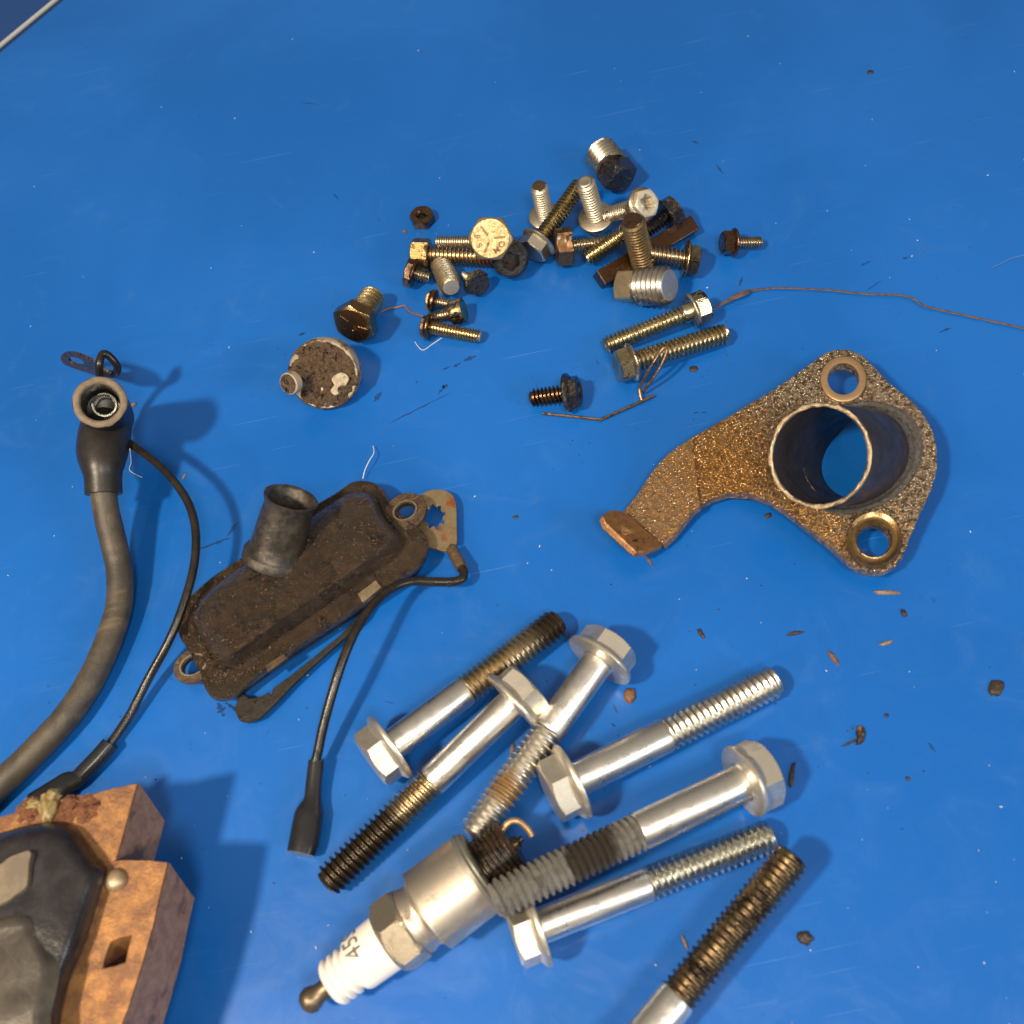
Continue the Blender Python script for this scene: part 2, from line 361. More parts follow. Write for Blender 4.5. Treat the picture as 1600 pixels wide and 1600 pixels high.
def spline(pts, n=10):
    """Catmull-Rom through tuples"""
    out = []; m_ = len(pts)
    for i in range(m_-1):
        p0, p1, p2, p3 = pts[max(i-1, 0)], pts[i], pts[i+1], pts[min(i+2, m_-1)]
        for k in range(n):
            t_ = k/n
            out.append(tuple(.5*((2*b_)+(-a_+c_)*t_+(2*a_-5*b_+4*c_-d_)*t_*t_+(-a_+3*b_-3*c_+d_)*t_**3) for a_, b_, c_, d_ in zip(p0, p1, p2, p3)))
    out.append(tuple(pts[-1])); return out
def closed(pts, n=4):
    m_ = len(pts); ext = [pts[-1]]+list(pts)+[pts[0], pts[1]]; out = []
    for i in range(1, m_+1):
        p0, p1, p2, p3 = ext[i-1], ext[i], ext[i+1], ext[i+2]
        for k in range(n):
            t_ = k/n
            out.append(tuple(.5*((2*b_)+(-a_+c_)*t_+(2*a_-5*b_+4*c_-d_)*t_*t_+(-a_+3*b_-3*c_+d_)*t_**3) for a_, b_, c_, d_ in zip(p0, p1, p2, p3)))
    return out
def sweep(path, rad, seg=14, caps=True, flat=1.0, wob=0):
    """tube along world points; rad number or list"""
    pts = [Vector(p[:3]) for p in path]; n = len(pts); vs, fs = [], []
    tprev = (pts[1]-pts[0]).normalized(); x = tprev.orthogonal().normalized()
    if flat != 1.0:
        x = tprev.cross(Vector((0, 0, 1))).normalized()
    for i, p in enumerate(pts):
        t_ = (pts[min(i+1, n-1)]-pts[max(i-1, 0)]).normalized()
        x = (x-t_*x.dot(t_)).normalized(); y = t_.cross(x)
        r = rad[i] if isinstance(rad, (list, tuple)) else rad
        if wob: r *= 1+wob*noise.noise(p*6)
        for k in range(seg):
            a = 2*PI*k/seg; vs.append(p+x*(r*math.cos(a))+y*(r*flat*math.sin(a)))
    for i in range(n-1):
        for k in range(seg):
            j = (k+1) % seg; fs.append((i*seg+k, i*seg+j, (i+1)*seg+j, (i+1)*seg+k))
    if caps: fs.append(tuple(range(seg))); fs.append(tuple((n-1)*seg+k for k in range(seg)))
    return vs, fs
def slab(outer, holes, thick, down=None):
    """world-space polygon (list of Vectors) with holes, extruded downwards by thick along down"""
    down = down or Vector((0, 0, -1))
    loops = [outer]+holes
    tri = tessellate_polygon([[Vector(p) for p in lp] for lp in loops])
    vs = [Vector(p) for lp in loops for p in lp]; n = len(vs)
    vs2 = vs+[v_+down*thick for v_ in vs]; fs = [tuple(t_) for t_ in tri]+[(t_[2]+n, t_[1]+n, t_[0]+n) for t_ in tri]
    k = 0
    for lp in loops:
        m_ = len(lp)
        for i in range(m_):
            j = (i+1) % m_; fs.append((k+i, k+j, k+j+n, k+i+n))
        k += m_
    return vs2, fs
def circ(c_, r, n=36, ecc=1.0, ang=0.0, teeth=0, tk=0.0):
    out = []
    for i in range(n):
        a = 2*PI*i/n; rr = r*(1+(tk if teeth and (i*teeth//n*2) % 2 == 0 and (i*teeth*2//n) % 2 else 0))
        x, y = rr*math.cos(a), rr*ecc*math.sin(a)
        out.append((c_[0]+x*math.cos(ang)-y*math.sin(ang), c_[1]+x*math.sin(ang)+y*math.cos(ang)))
    return out
def at(o_): return Matrix.Translation(o_)
def ground(p): q = Vector(p); q.z = 0; return q

# ================================================================== SETTING: blue tray
e0, e1 = P(-60, 133), P(160, -49)                                     # the fold in the upper left corner
dv = (e1-e0).normalized(); nrm = Vector((-dv.y, dv.x, 0))              # points away from the floor
far0, far1 = e0-dv*200, e1+dv*200
mk('tray_floor', [far0, far1, far1-nrm*400, far0-nrm*400], [(0, 1, 2, 3)], tray_m, smooth=False)['kind'] = 'structure'
prof = [(0, 0), (.18, -.10), (.42, -.34), (.55, -.40), (.9, -.402)]
vs, fs = [], []
for (d_, z_) in prof:
    vs += [far0+nrm*d_+Vector((0, 0, z_)), far1+nrm*d_+Vector((0, 0, z_))]
for i in range(len(prof)-1): fs.append((2*i, 2*i+1, 2*i+3, 2*i+2))
# gentle hollow, then a pale raised bead, then the darker apron beyond
mk('tray_edge', vs, fs, edge_m)['kind'] = 'structure'
vs, fs = sweep([far0+nrm*.86+Vector((0, 0, -.33)), far1+nrm*.86+Vector((0, 0, -.33))], .085, 12)
mk('tray_bead', vs, fs, seam_m)['kind'] = 'structure'
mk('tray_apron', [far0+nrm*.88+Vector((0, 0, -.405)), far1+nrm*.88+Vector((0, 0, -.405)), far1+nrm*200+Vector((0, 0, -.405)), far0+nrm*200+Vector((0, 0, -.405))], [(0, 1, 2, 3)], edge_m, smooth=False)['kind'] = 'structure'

# ================================================================== LARGE BOLTS
GB = 'long zinc flange bolts in the foreground'
Z = .80
bolt('long flange bolt with brown oily thread tip, uppermost left of the foreground bolts', (612, 1165, .78), (874, 970, .42), 47,
     zinc_head, dark_thread(3.1, 4.3), zinc, sh=.43, rot=4, pitch=.195, group=GB, shw=.97)
bolt('long flange bolt with wholly black oily thread pointing lower left above the spark plug', (800, 1099, .95), (509, 1381, .42), 49,
     zinc_head, dark_thread(3.0, 3.6, base=(.55, .44, .28)), zinc, sh=.445, rot=28, pitch=.195, group=GB, shw=.97)
bolt('long flange bolt slanting down behind the spark plug, rust stain halfway along its white thread', (935, 1034, .82), (738, 1306, .95), 50,
     zinc_head, metal('stained_white_thread', (.72, .70, .64), (.60, .57, .52), amt=.08, rough=.34, scale=2, oil=(.34, .20, .07), orough=.35, omet=.5, tip=(3.0, 3.4, 3.6, 4.0)), zinc, sh=.42, rot=5, pitch=.21, group=GB, shw=.98)
bolt('clean long flange bolt lying alone at right of the pile, silver thread pointing up right', (897, 1220, .82), (1212, 1063, .42), 51,
     zinc_head, zinc_thread, zinc, sh=.45, rot=4, pitch=.2, group=GB, shw=1.0)
bolt('long flange bolt with grey clogged thread and brown band, resting across its neighbour', (1160, 1222, .95), (772, 1408, 1.95), 57,
     zinc_head, metal('grey_clogged_thread', (.40, .385, .35), (.27, .25, .22), amt=.25, rough=.5, met=.5, scale=2.6, oil=(.06, .042, .028), orough=.35, omet=.4, tip=(2.9, 3.2, 4.0, 4.15), bump=.9, bdist=.06), zinc, sh=.44, rot=26, pitch=.19, group=GB, shw=1.0, fr=1.0)
bolt('shiny silver long flange bolt under the grey clogged one, its head beside the spark plug', (843, 1447, .82), (1206, 1305, .42), 51,
     zinc_head, metal('bright_thread', (.66, .67, .63), (.50, .49, .44), amt=.12, rough=.24, scale=2, oil=(.08, .06, .04)), zinc, sh=.46, rot=-6, pitch=.205, group=GB, shw=1.0)
bolt('dark brown threaded bolt cut by the bottom edge, only thread and pale shank visible', (893, 1757, .85), (1240, 1338, 1.25), 58,
     zinc_head, metal('brown_black_thread', (.30, .22, .12), (.16, .11, .065), amt=.45, rough=.3, scale=1.8, oil=(.02, .013, .009), orough=.24, omet=.6), zinc, sh=.46, rot=10, pitch=.19, group=GB, shw=1.04)

# ================================================================== SMALL FASTENERS
GS = 'small oily bolts scattered in the upper middle'
FB = dict(name='flange_bolt', group=GS)
# hex nut
c0 = P(661, 346, .0); a_ = cm(38, c0)
o = thing('hex_nut', 'small dark bronze hex nut lying flat by itself, left of the small bolts', 'nut', at(c0) @ Matrix.Rotation(R(14), 4, 'Z') @ Matrix.Rotation(R(6), 4, 'X'), GS)
f = hexr(a_*.9); rc = a_*.5
vs, fs = lathe([(.0, lambda a: min(f(a), rc*.96)), (.05, f), (.24, f), (.31, lambda a: min(f(a), rc*.93)), (.315, a_*.24), (.25, a_*.17), (.05, a_*.17), (0.0, a_*.2)], 60, cap0=False, cap1=False)
seg = 60; K = 8
fs += [((K-1)*seg+i, (K-1)*seg+(i+1) % seg, (i+1) % seg, i) for i in range(seg)]
mk('nut_body', vs, fs, bronze, o, sharp=26)
vs, fs = lathe([(.04, a_*.165), (.2, a_*.165), (.23, a_*.05)], 24); mk('dark_hole_plug', vs, fs, black_oil, o)  # dark plug filling the hole of the nut

# stamped cap screw facing up
o = bolt('gold hex bolt standing head up with radial grade marks and letters stamped on its face', (768, 374, 1.45), (779, 382, .1), 40, gold_head, tan_steel, kind='hex', af=1.44, hh=.42, rot=20, name='hex_bolt', group=GS, pitch=.14, dome=.0)
d_ = cm(40, (P(768, 374, 1.45)+P(779, 382, .1))/2)*1.06; hz = -.42*d_-.004; af2 = 1.44*d_/2
iv = o.matrix_world.inverted()
def on_head(ang_img, rr):   # place by a direction in the picture plane
    dirw = rt*math.cos(ang_img)+up*math.sin(ang_img); l_ = (iv.to_3x3() @ dirw); l_.z = 0; l_.normalize(); return l_*rr
for k_, ang in enumerate((R(5), R(128), R(247))):
    u_ = on_head(ang, 1.0); sd = Vector((-u_.y, u_.x, 0))
    vs = []
    for (rr, s_) in ((.20, -1), (.74, -1), (.74, 1), (.20, 1)):
        vs.append(u_*(af2*rr)+sd*(s_*.028)+Vector((0, 0, hz+.01)))
    vs += [v_+Vector((0, 0, -.03)) for v_ in vs]
    mk('grade_mark', vs, [(0, 1, 2, 3), (4, 7, 6, 5), (0, 4, 5, 1), (1, 5, 6, 2), (2, 6, 7, 3), (3, 7, 4, 0)], stamp_m, o, smooth=False)
def glyph(txt, size, extr, bold=1):
    cu = bpy.data.curves.new('glyph', 'FONT'); cu.body = txt; cu.size = size; cu.extrude = extr; cu.align_x = 'CENTER'; cu.align_y = 'CENTER'; cu.offset = .004*size/.3*bold; cu.resolution_u = 3
    ob = bpy.data.objects.new('glyph', cu); COL.objects.link(ob)
    bpy.context.view_layer.update()
    me = bpy.data.meshes.new_from_object(ob.evaluated_get(bpy.context.evaluated_depsgraph_get()))
    vs = [v_.co.copy() for v_ in me.vertices]; fs = [tuple(p_.vertices) for p_ in me.polygons]
    bpy.data.objects.remove(ob); bpy.data.curves.remove(cu); return vs, fs
for ch, ang, tilt in (('M', R(298), R(210)), ('O', R(333), R(240)), ('8', R(172), R(95)), ('S', R(212), R(130))):
    vs, fs = glyph(ch, .24, .012)
    pos = on_head(ang, af2*.66); ux = on_head(tilt+R(180), 1.0); uy = on_head(tilt+R(270), 1.0)
    mk('stamped_letter', [pos+ux*v_.x+uy*v_.y+Vector((0, 0, hz-v_.z-.004)) for v_ in vs], fs, stamp_m, o, smooth=False, recalc=False)
bolt('gold flange bolt lying level, its orange stained thread passing under the stamped bolt', (671, 398, .50), (778, 402, .45), 27, brass, metal('tan_thread_rust', (.60, .50, .32), (.45, .34, .2), amt=.2, rough=.28, scale=3, oil=(.24, .07, .02), orough=.3, omet=.5, tip=(1.35, 1.6)), af=1.55, hh=.95, fr=.86, ft=.1, rot=0, **FB)
bolt('thin silver stud lying behind the gold flange bolt, round tip pointing left', (745, 378, .85), (682, 378, .72), 18, tan_steel, pale_steel, kind='none', name='threaded_stud', group=GS, pitch=.2)
bolt('short bolt with cupped dark hex face pointing lower left, under the gold flange bolt', (648, 427, .42), (672, 434, .3), 18, bronze, tan_steel, af=2.1, hh=.75, fr=1.25, recess=(.78, .3, 0), rot=10, **FB)
bolt('thick threaded stub with ground grey end face pointing down', (689, 414, .32), (705, 449, .62), 33, tan_steel, metal('stub_thread', (.58, .49, .34), (.40, .30, .17), amt=.25, rough=.32, scale=3, oil=(.05, .03, .015)), kind='none', name='threaded_stub', group=GS, pitch=.2, endm=grey_end)
bolt('small pointed screw with black oily hex face turned down right', (744, 441, .45), (722, 428, .18), 19, black_oil, pale_steel, mf=brass, af=1.75, hh=.5, fr=1.0, taper=.45, rot=0, name='pointed_screw', cat='screw', group=GS)
bolt('black dripping flange bolt facing up with star shaped socket, right of the stamped bolt', (797, 404, .62), (793, 392, .1), 25, black_oil, bronze, af=1.75, hh=.72, fr=1.1, recess=(.52, .35, .12), rot=0, **FB)
bolt('tiny grey screw end showing above the black dripping bolt', (796, 392, .3), (811, 379, .5), 15, pale_steel, pale_steel, kind='none', name='screw_end', cat='screw', group=GS)
bolt('dull grey screw standing on its washer head, leftmost upright one', (851, 337, .42), (842, 290, 1.75), 25, pale_steel, pale_steel, af=1.3, hh=.4, fr=.98, ft=.3, group=GS, name='standing_screw', cat='screw', pitch=.2, endm=metal('brown_tip', (.25, .17, .1), (.18, .12, .07), amt=.3))
bolt('long slanting bolt with pale hex head lying against the leftmost upright screw', (843, 377, .55), (908, 286, .95), 26, pale_steel, metal('olive_thread', (.52, .45, .28), (.36, .30, .18), amt=.2, rough=.26, scale=3, oil=(.06, .04, .02)), af=1.62, hh=.85, fr=1.08, ft=.12, rot=2, **FB)
bolt('pale screw standing upright on its wide flange, beside the slanting bolt', (931, 338, .50), (914, 283, 2.05), 28, pale_steel, pale_steel, af=1.35, hh=.5, fr=.98, ft=.35, group=GS, name='standing_screw', cat='screw', pitch=.2)
bolt('fat threaded plug with black oily square end, topmost of the small parts', (957, 262, .62), (937, 236, .60), 50, black_oil, metal('plug_thread_a', (.60, .56, .48), (.42, .36, .27), amt=.36, rough=.3, scale=2.3, oil=(.03, .018, .012), orough=.14), kind='square', af=.80, hh=.62, rot=40, name='pipe_plug', cat='plug', group=GS, pitch=.14, shw=1)
bolt('rust brown hex headed bolt with a grey scuffed flat, lying level beneath the upright screws', (893, 384, .55), (968, 376, .45), 22, rust_nut, tan_steel, af=2.2, hh=1.1, fr=1.22, ft=.25, rot=0, **FB)
bolt('torx screw with dirty white round face and star socket, propped up above the dark bolts', (1003, 320, 1.75), (950, 336, .55), 24, metal('pale_torx_face', (.62, .57, .46), (.48, .42, .32), amt=.2, rough=.4, scale=4, met=.4, oil=(.2, .14, .07)), tan_steel, kind='flange', mf=tan_steel, af=1.55, hh=.62, fr=1.03, recess=(.50, .42, .13), group=GS, name='torx_screw', cat='screw', rot=0)
bolt('black oily bolt with glistening head behind the torx screw', (1040, 338, .75), (1002, 366, .6), 24, black_oil, black_oil, af=1.8, hh=.85, fr=1.1, rot=15, **FB)
# key steel bar
a, c_ = P(936, 438, .26), P(1082, 351, .26)
o = mk('key_bar', [], [], rust_key) if False else None
L = (c_-a).length; fm = frame(a, c_)
o = thing('key_bar', 'square section rusty steel key bar lying under the crossed bolts', 'steel bar', fm)
h_ = .235
vs = [(x*h_, y*h_, z) for z in (0, L) for x, y in ((-1, -1), (1, -1), (1, 1), (-1, 1))]
mk('square_bar', vs, [(0, 1, 2, 3), (7, 6, 5, 4), (0, 4, 5, 1), (1, 5, 6, 2), (2, 6, 7, 3), (3, 7, 4, 0)], rust_key, o, smooth=False, bevel=.02)
bolt('olive threaded bolt pointing lower left, resting on the key bar', (986, 358, .95), (917, 404, .40), 27, tan_steel, metal('olive_thread_b', (.56, .48, .30), (.38, .31, .17), amt=.22, rough=.24, scale=3, oil=(.04, .026, .015)), kind='none', name='threaded_stud', group=GS)
bolt('thick fine threaded bolt leaning upright with flat brown end, centre of the right heap', (1006, 414, .35), (988, 344, 2.15), 36, tan_steel, metal('fine_bronze_thread', (.50, .37, .20), (.33, .23, .12), amt=.22, rough=.25, scale=3, oil=(.05, .028, .015)), kind='none', name='leaning_stud', group=GS, pitch=.165, endm=bronze)
bolt('tan flange bolt lying with its dark hex head at right, above the big square plug', (1070, 404, .6), (1003, 394, .85), 27, metal('grimy_head', (.22, .18, .13), (.12, .09, .06), amt=.35, rough=.4, scale=4), tan_steel, mf=brass, af=1.5, hh=.75, fr=1.05, ft=.12, rot=12, **FB)
bolt('big steel plug with bright square end and coarse thread, largest of the small parts', (999, 448, .58), (1046, 446, 1.0), 57, metal('square_tan_face', (.66, .55, .36), (.52, .41, .24), amt=.16, rough=.34, scale=3, oil=(.15, .07, .02)), metal('plug_thread_b', (.60, .57, .52), (.44, .40, .34), amt=.18, rough=.3, scale=2, oil=(.03, .02, .014), orough=.14), kind='square', af=.74, hh=.58, rot=4, name='pipe_plug', cat='plug', group=GS, pitch=.15, endm=blue_end)
bolt('small bronze flange bolt lying alone at the far right', (1148, 379, .42), (1190, 379, .25), 18, bronze, tan_steel, mf=bronze, af=1.7, hh=1.1, fr=1.18, ft=.16, rot=28, **FB)
bolt('long pale flange bolt with black oil patch on its head, upper of the parallel pair', (1081, 486, .55), (944, 541, .32), 28, metal('oil_patched_head', (.64, .58, .45), (.50, .43, .3), amt=.42, soft=.03, rough=.32, scale=1.6, oil=(.015, .01, .008), orough=.1, coat=.3), metal('patchy_thread', (.60, .55, .40), (.46, .39, .24), amt=.33, soft=.04, rough=.25, scale=2.6, oil=(.03, .02, .012)), af=1.5, hh=.9, fr=.98, ft=.14, rot=-8, sh=.1, **FB)
bolt('long tan flange bolt pointing right, lower of the parallel pair', (989, 566, .55), (1136, 520, .36), 31, metal('half_black_head', (.56, .46, .28), (.38, .29, .16), amt=.42, soft=.05, rough=.28, scale=2, oil=(.02, .014, .01), orough=.12, coat=.3), metal('tan_thread_c', (.58, .51, .36), (.44, .36, .22), amt=.16, rough=.27, scale=3, oil=(.06, .04, .02)), mf=tan_steel, af=1.42, hh=.8, fr=.93, ft=.12, rot=26, **FB)
bolt('short wholly black oily flange bolt by itself beside the bent wire', (884, 614, .48), (829, 622, .27), 27, black_oil, metal('black_brown_thread', (.2, .12, .07), (.1, .06, .04), amt=.45, rough=.25, scale=3, oil=(.01, .008, .006), orough=.12), af=1.55, hh=.78, fr=1.08, ft=.2, rot=10, recess=(.5, .12, 0), **FB)
o = bolt('brown hex bolt with marked face leaning toward the viewer, next to the dirty round disc', (559, 497, .80), (584, 461, .48), 37, metal('brown_marked_head', (.34, .22, .11), (.22, .14, .07), amt=.18, rough=.28, scale=3, oil=(.03, .018, .01), orough=.16, coat=.3), metal('golden_thread', (.62, .52, .32), (.48, .38, .2), amt=.2, rough=.3, scale=3, oil=(.08, .05, .02)), kind='hex', af=1.55, hh=.52, rot=8, name='hex_bolt', group=GS, pitch=.2)
d_ = cm(37, (P(559, 497, .80)+P(584, 461, .48))/2)*1.06; iv = o.matrix_world.inverted(); hz = -.52*d_-.004; af2 = 1.55*d_/2
for ang in (R(350), R(285), R(255), R(215), R(130)):
    u_ = on_head(ang, 1.0); sd = Vector((-u_.y, u_.x, 0)); vs = []
    for (rr, s_) in ((.3, -1), (.78, -1), (.78, 1), (.3, 1)): vs.append(u_*(af2*rr)+sd*(s_*.022)+Vector((0, 0, hz+.01)))
    vs += [v_+Vector((0, 0, -.028)) for v_ in vs]
    mk('grade_mark', vs, [(0, 1, 2, 3), (4, 7, 6, 5), (0, 4, 5, 1), (1, 5, 6, 2), (2, 6, 7, 3), (3, 7, 4, 0)], bronze, o, smooth=False)
bolt('tiny brass bolt with smooth head at left, uppermost of the three in a row', (680, 471, .34), (716, 478, .28), 16, brass, tan_steel, mf=bronze, af=1.6, hh=.75, fr=1.1, ft=.3, rot=0, **FB)
bolt('tiny brass screw with black capped head at right, middle of the three in a row', (705, 489, .38), (668, 499, .2), 17, black_oil, tan_steel, mf=brass, af=1.9, hh=1.0, fr=1.0, ft=.7, rot=0, **FB)
bolt('small bronze flange screw with long thread pointing right, lowest of three in a row', (672, 511, .36), (750, 526, .24), 21, bronze, metal('bronze_thread', (.62, .48, .28), (.45, .33, .18), amt=.16, rough=.24, scale=3, oil=(.06, .035, .015)), af=1.3, hh=.6, fr=.98, ft=.2, rot=0, pitch=.2, endm=blue_end, **FB)

# ---------------------------------------------------------------- round dirty disc
A0, A1 = P(514, 578, .25), P(504, 586, 1.0)
o = thing('dirt_caked_disc', 'round cream disc caked with brown dirt and a short knob at its left', 'cap', frame(A0, A1, 0))
Ld = (A1-A0).length; rd = cm(56, A1)
vs, fs = lathe([(.0, rd*.80), (.05, rd*.92), (.25, rd*.98), (Ld*.55, rd), (Ld*.8, rd*.985), (Ld*.86, rd*.95), (Ld*.80, rd*.8), (Ld*.80, rd*.3)], 64, wob=.02)
mk('disc_body', vs, fs, disc_white, o, sharp=50)
# caked dirt: an uneven layer over the face
iv = o.matrix_world.inverted(); n_ = 30; vs = []; fs = []
rows = 26; segs = 90
for i in range(rows+1):
    q = i/rows
    for k in range(segs):
        a = 2*PI*k/segs; dw = (o.matrix_world.to_3x3() @ Vector((math.cos(a), math.sin(a), 0))); e_ = 1.07-.13*max(0, dw.dot(rt*.6+up*.8))**2-.08*abs(noise.noise(Vector((math.cos(a)*4.2, math.sin(a)*4.2, 1))))
        rr = rd*min(1.0, q*e_*1.0); hgt = (.11+.17*noise.fractal(Vector((rr*math.cos(a)*3.6, rr*math.sin(a)*3.6, 5)), 1, 2, 5))*(1-.75*q**8)
        vs.append((rr*math.cos(a), rr*math.sin(a), Ld*.83+hgt-.02-q**8*.05))
for i in range(rows):
    for k in range(segs): j = (k+1) % segs; fs.append((i*segs+k, i*segs+j, (i+1)*segs+j, (i+1)*segs+k))
mk('caked_dirt', vs, fs, disc_dirt, o, sharp=80)
pc = iv @ P(531, 606, 1.05); pts = closed([(510, 615), (517, 606), (514, 597), (519, 590), (531, 584), (541, 592), (538, 603), (527, 617), (517, 626), (511, 621)], 2)
pv = [iv @ P(x, y, 1.15) for x, y in pts]
for v_ in pv: v_.z = Ld*.83+.15+.05*noise.noise(v_*4)
vs, fs = slab(pv, [], .14, Vector((0, 0, -1))); mk('clean_patch', vs, fs, metal('cream_patch', (.50, .42, .30), (.36, .28, .19), amt=.3, rough=.5, scale=6, met=0, oil=(.2, .14, .09), omet=0), o, bevel=.03)
k0, k1 = P(470, 592, .95), P(450, 600, 1.25)
fmk = iv @ frame(k0, k1); Lk = (k1-k0).length; rk = cm(17, k1)
vs, fs = lathe([(-.35, rk*.95), (.0, rk*.9), (Lk*.8, rk*.97), (Lk, rk*.92), (Lk+.02, rk*.6), (Lk+.01, rk*.3)], 28, wob=.06)
mk('knob', [fmk @ Vector(v_) for v_ in vs], fs, disc_dirt, o)
vs, fs = lathe([(Lk*.55, rk*1.03), (Lk*.95, rk*1.03), (Lk*1.0, rk*.95)], 28); mk('knob_rim', [fmk @ Vector(v_) for v_ in vs], fs, disc_white, o)

# ================================================================== BRACKET
def z7(x, y): return (920+x/2.7586, 530+y/2.7586)
PL = Plane((1460, 730, 1.10), (1070, 690, .62), (1340, 880, .70))
o = thing('flanged_tube_bracket', 'oily brown cast bracket with two bolt holes, a rusty bent arm and an upright tube', 'bracket', at(ground(PL(1340, 720))))
outer = [(1060, 47), (1120, 45), (1180, 70), (1225, 115), (1300, 195), (1385, 262), (1440, 320), (1482, 395), (1500, 475), (1500, 560), (1475, 650), (1430, 745), (1385, 850), (1355, 930), (1320, 975), (1265, 1003), (1190, 1000),
         (1130, 972), (1060, 905), (975, 838), (880, 762), (785, 697), (700, 668), (600, 662), (520, 688), (462, 728)]
top_ = [(428, 436), (510, 388), (600, 336), (700, 275), (800, 215), (900, 148), (980, 90), (1015, 62)]
ol = outer+top_
pts = []
for i, p in enumerate(ol):
    q = ol[(i+1) % len(ol)]; pts.append(p)
    if i not in (len(outer)-1,): pts.append(((p[0]+q[0])/2, (p[1]+q[1])/2))
W = [PL(*z7(x+random.uniform(-1, 1), y+random.uniform(-1, 1))) for x, y in pts]
h1 = [PL(*z7(x, y)) for x, y in circ((1097, 173), 68, 32, .98)]
h2 = [PL(*z7(x, y)) for x, y in circ((1224, 868), 74, 32, 1.0)]
h3 = [PL(*z7(x, y)) for x, y in circ((1128, 513), 206, 48, 1.0)]
vs, fs = slab(W, [h1, h2, h3], .30, -PL.n)
mk('flange_plate', vs, fs, cast, o, world=True, bevel=.05)
# arm, sloping down to the tray
AR = Plane((1070, 690, .62), (1084, 790, .60), (980, 790, .26))
arm = [(444, 427), (478, 719), (462, 728), (440, 748), (400, 800), (365, 845), (322, 886), (240, 815), (148, 742), (165, 722), (205, 675), (260, 590), (305, 532), (340, 497), (385, 462)]
vs, fs = slab([AR(*z7(*p)) for p in arm], [], .26, -AR.n)
mk('bent_arm', vs, fs, rust_arm, o, world=True, bevel=.015)
# upright tab
tz = lambda p, z: P(*z7(*p), z)
f0, f1 = AR(*z7(150, 742)), AR(*z7(322, 884))
t0, t1, t2, t3 = tz((55, 757), 1.05), tz((70, 795), .95), tz((205, 918), .85), tz((245, 915), .70)
t0b, t3b = tz((95, 738), 1.10), tz((230, 882), .95)
thick = (f1-f0).cross(t0-f0).normalized()*.16
front = [f0, t0b, t0, t1, t2, t3, f1]
ctr = sum(front, Vector())/7
if thick.dot(CP-ctr) > 0: thick = -thick
vs = front+[v_+thick for v_ in front]; n_ = 7
fs = [tuple(range(n_)), tuple(range(2*n_-1, n_-1, -1))]+[(i, (i+1) % n_, (i+1) % n_+n_, i+n_) for i in range(n_)]
mk('end_tab', vs, fs, metal('rusty_tab', (.34, .17, .07), (.22, .11, .05), amt=.3, rough=.38, scale=4, met=.5, oil=(.06, .03, .018), bump=.3), o, world=True, bevel=.03)
cb = ctr+(CP-ctr).normalized()*.02
fmb = at(cb) @ (f1-f0).cross(t0-f0).to_track_quat('Z', 'Y').to_matrix().to_4x4()
vs, fs = lathe([(-.1, .24), (.08, .20), (.13, .12), (.09, .06)], 20); mk('tab_boss', [fmb @ Vector(v_) for v_ in vs], fs, rust_arm, o, world=True)
# wet grain and beads of amber oil standing on the plate
def inside(x, y, poly):
    c_ = False; j = len(poly)-1
    for i in range(len(poly)):
        (xi, yi), (xj, yj) = poly[i], poly[j]
        if (yi > y) != (yj > y) and x < (xj-xi)*(y-yi)/(yj-yi)+xi: c_ = not c_
        j = i
    return c_
def bead(vs, fs, p, n, r_, flat, rnd_):
    t_ = n.orthogonal().normalized(); u_ = n.cross(t_); an = rnd_.uniform(0, 6.3); e_ = rnd_.uniform(.6, 1.5); k = len(vs)
    t_, u_ = t_*math.cos(an)+u_*math.sin(an), u_*math.cos(an)-t_*math.sin(an)
    for q, h in ((1.0, -.02), (.72, .62)):
        for a in range(6):
            b_ = a*PI/3; vs.append(p+t_*(r_*e_*q*math.cos(b_))+u_*(r_*q*math.sin(b_))+n*(h*r_*flat))
    vs.append(p+n*(r_*flat*.9))
    for a in range(6):
        j = (a+1) % 6; fs.append((k+a, k+j, k+6+j, k+6+a)); fs.append((k+6+a, k+6+j, k+12))
rb_n = random.Random(11)
va, fa, vg, fg = [], [], [], []
while len(fa)+len(fg) < 12*3300:
    x, y = rb_n.uniform(60, 1500), rb_n.uniform(50, 1000)
    on_arm = inside(x, y, arm); on_pl = inside(x, y, ol)
    if not (on_arm or on_pl): continue
    if math.hypot(x-990, (y-490)) < 222 or math.hypot(x-1128, y-513) < 250 or math.hypot(x-1097, y-173) < 104 or math.hypot(x-1228, y-870) < 124: continue
    g_ = math.exp(-((x-600)**2+(y-560)**2)/190**2)+math.exp(-((x-950)**2+(y-790)**2)/170**2)+.25*math.exp(-((x-1280)**2+(y-880)**2)/150**2)
    amber = rb_n.random() < g_*1.1
    if not amber and rb_n.random() < (.75 if on_arm else .25): continue
    r_ = rb_n.uniform(.014, .034)*(1.15 if amber else .9)
    P_, n__ = (AR(*z7(x, y)), AR.n) if on_arm else (PL(*z7(x, y)), PL.n)
    bead(va if amber else vg, fa if amber else fg, P_, n__, r_, .62, rb_n)
mk('amber_oil_beads', va, fa, amber_m, o, world=True, sharp=80, recalc=False)['kind'] = 'stuff'
mk('wet_grain', vg, fg, grain_m, o, world=True, sharp=80, recalc=False)['kind'] = 'stuff'
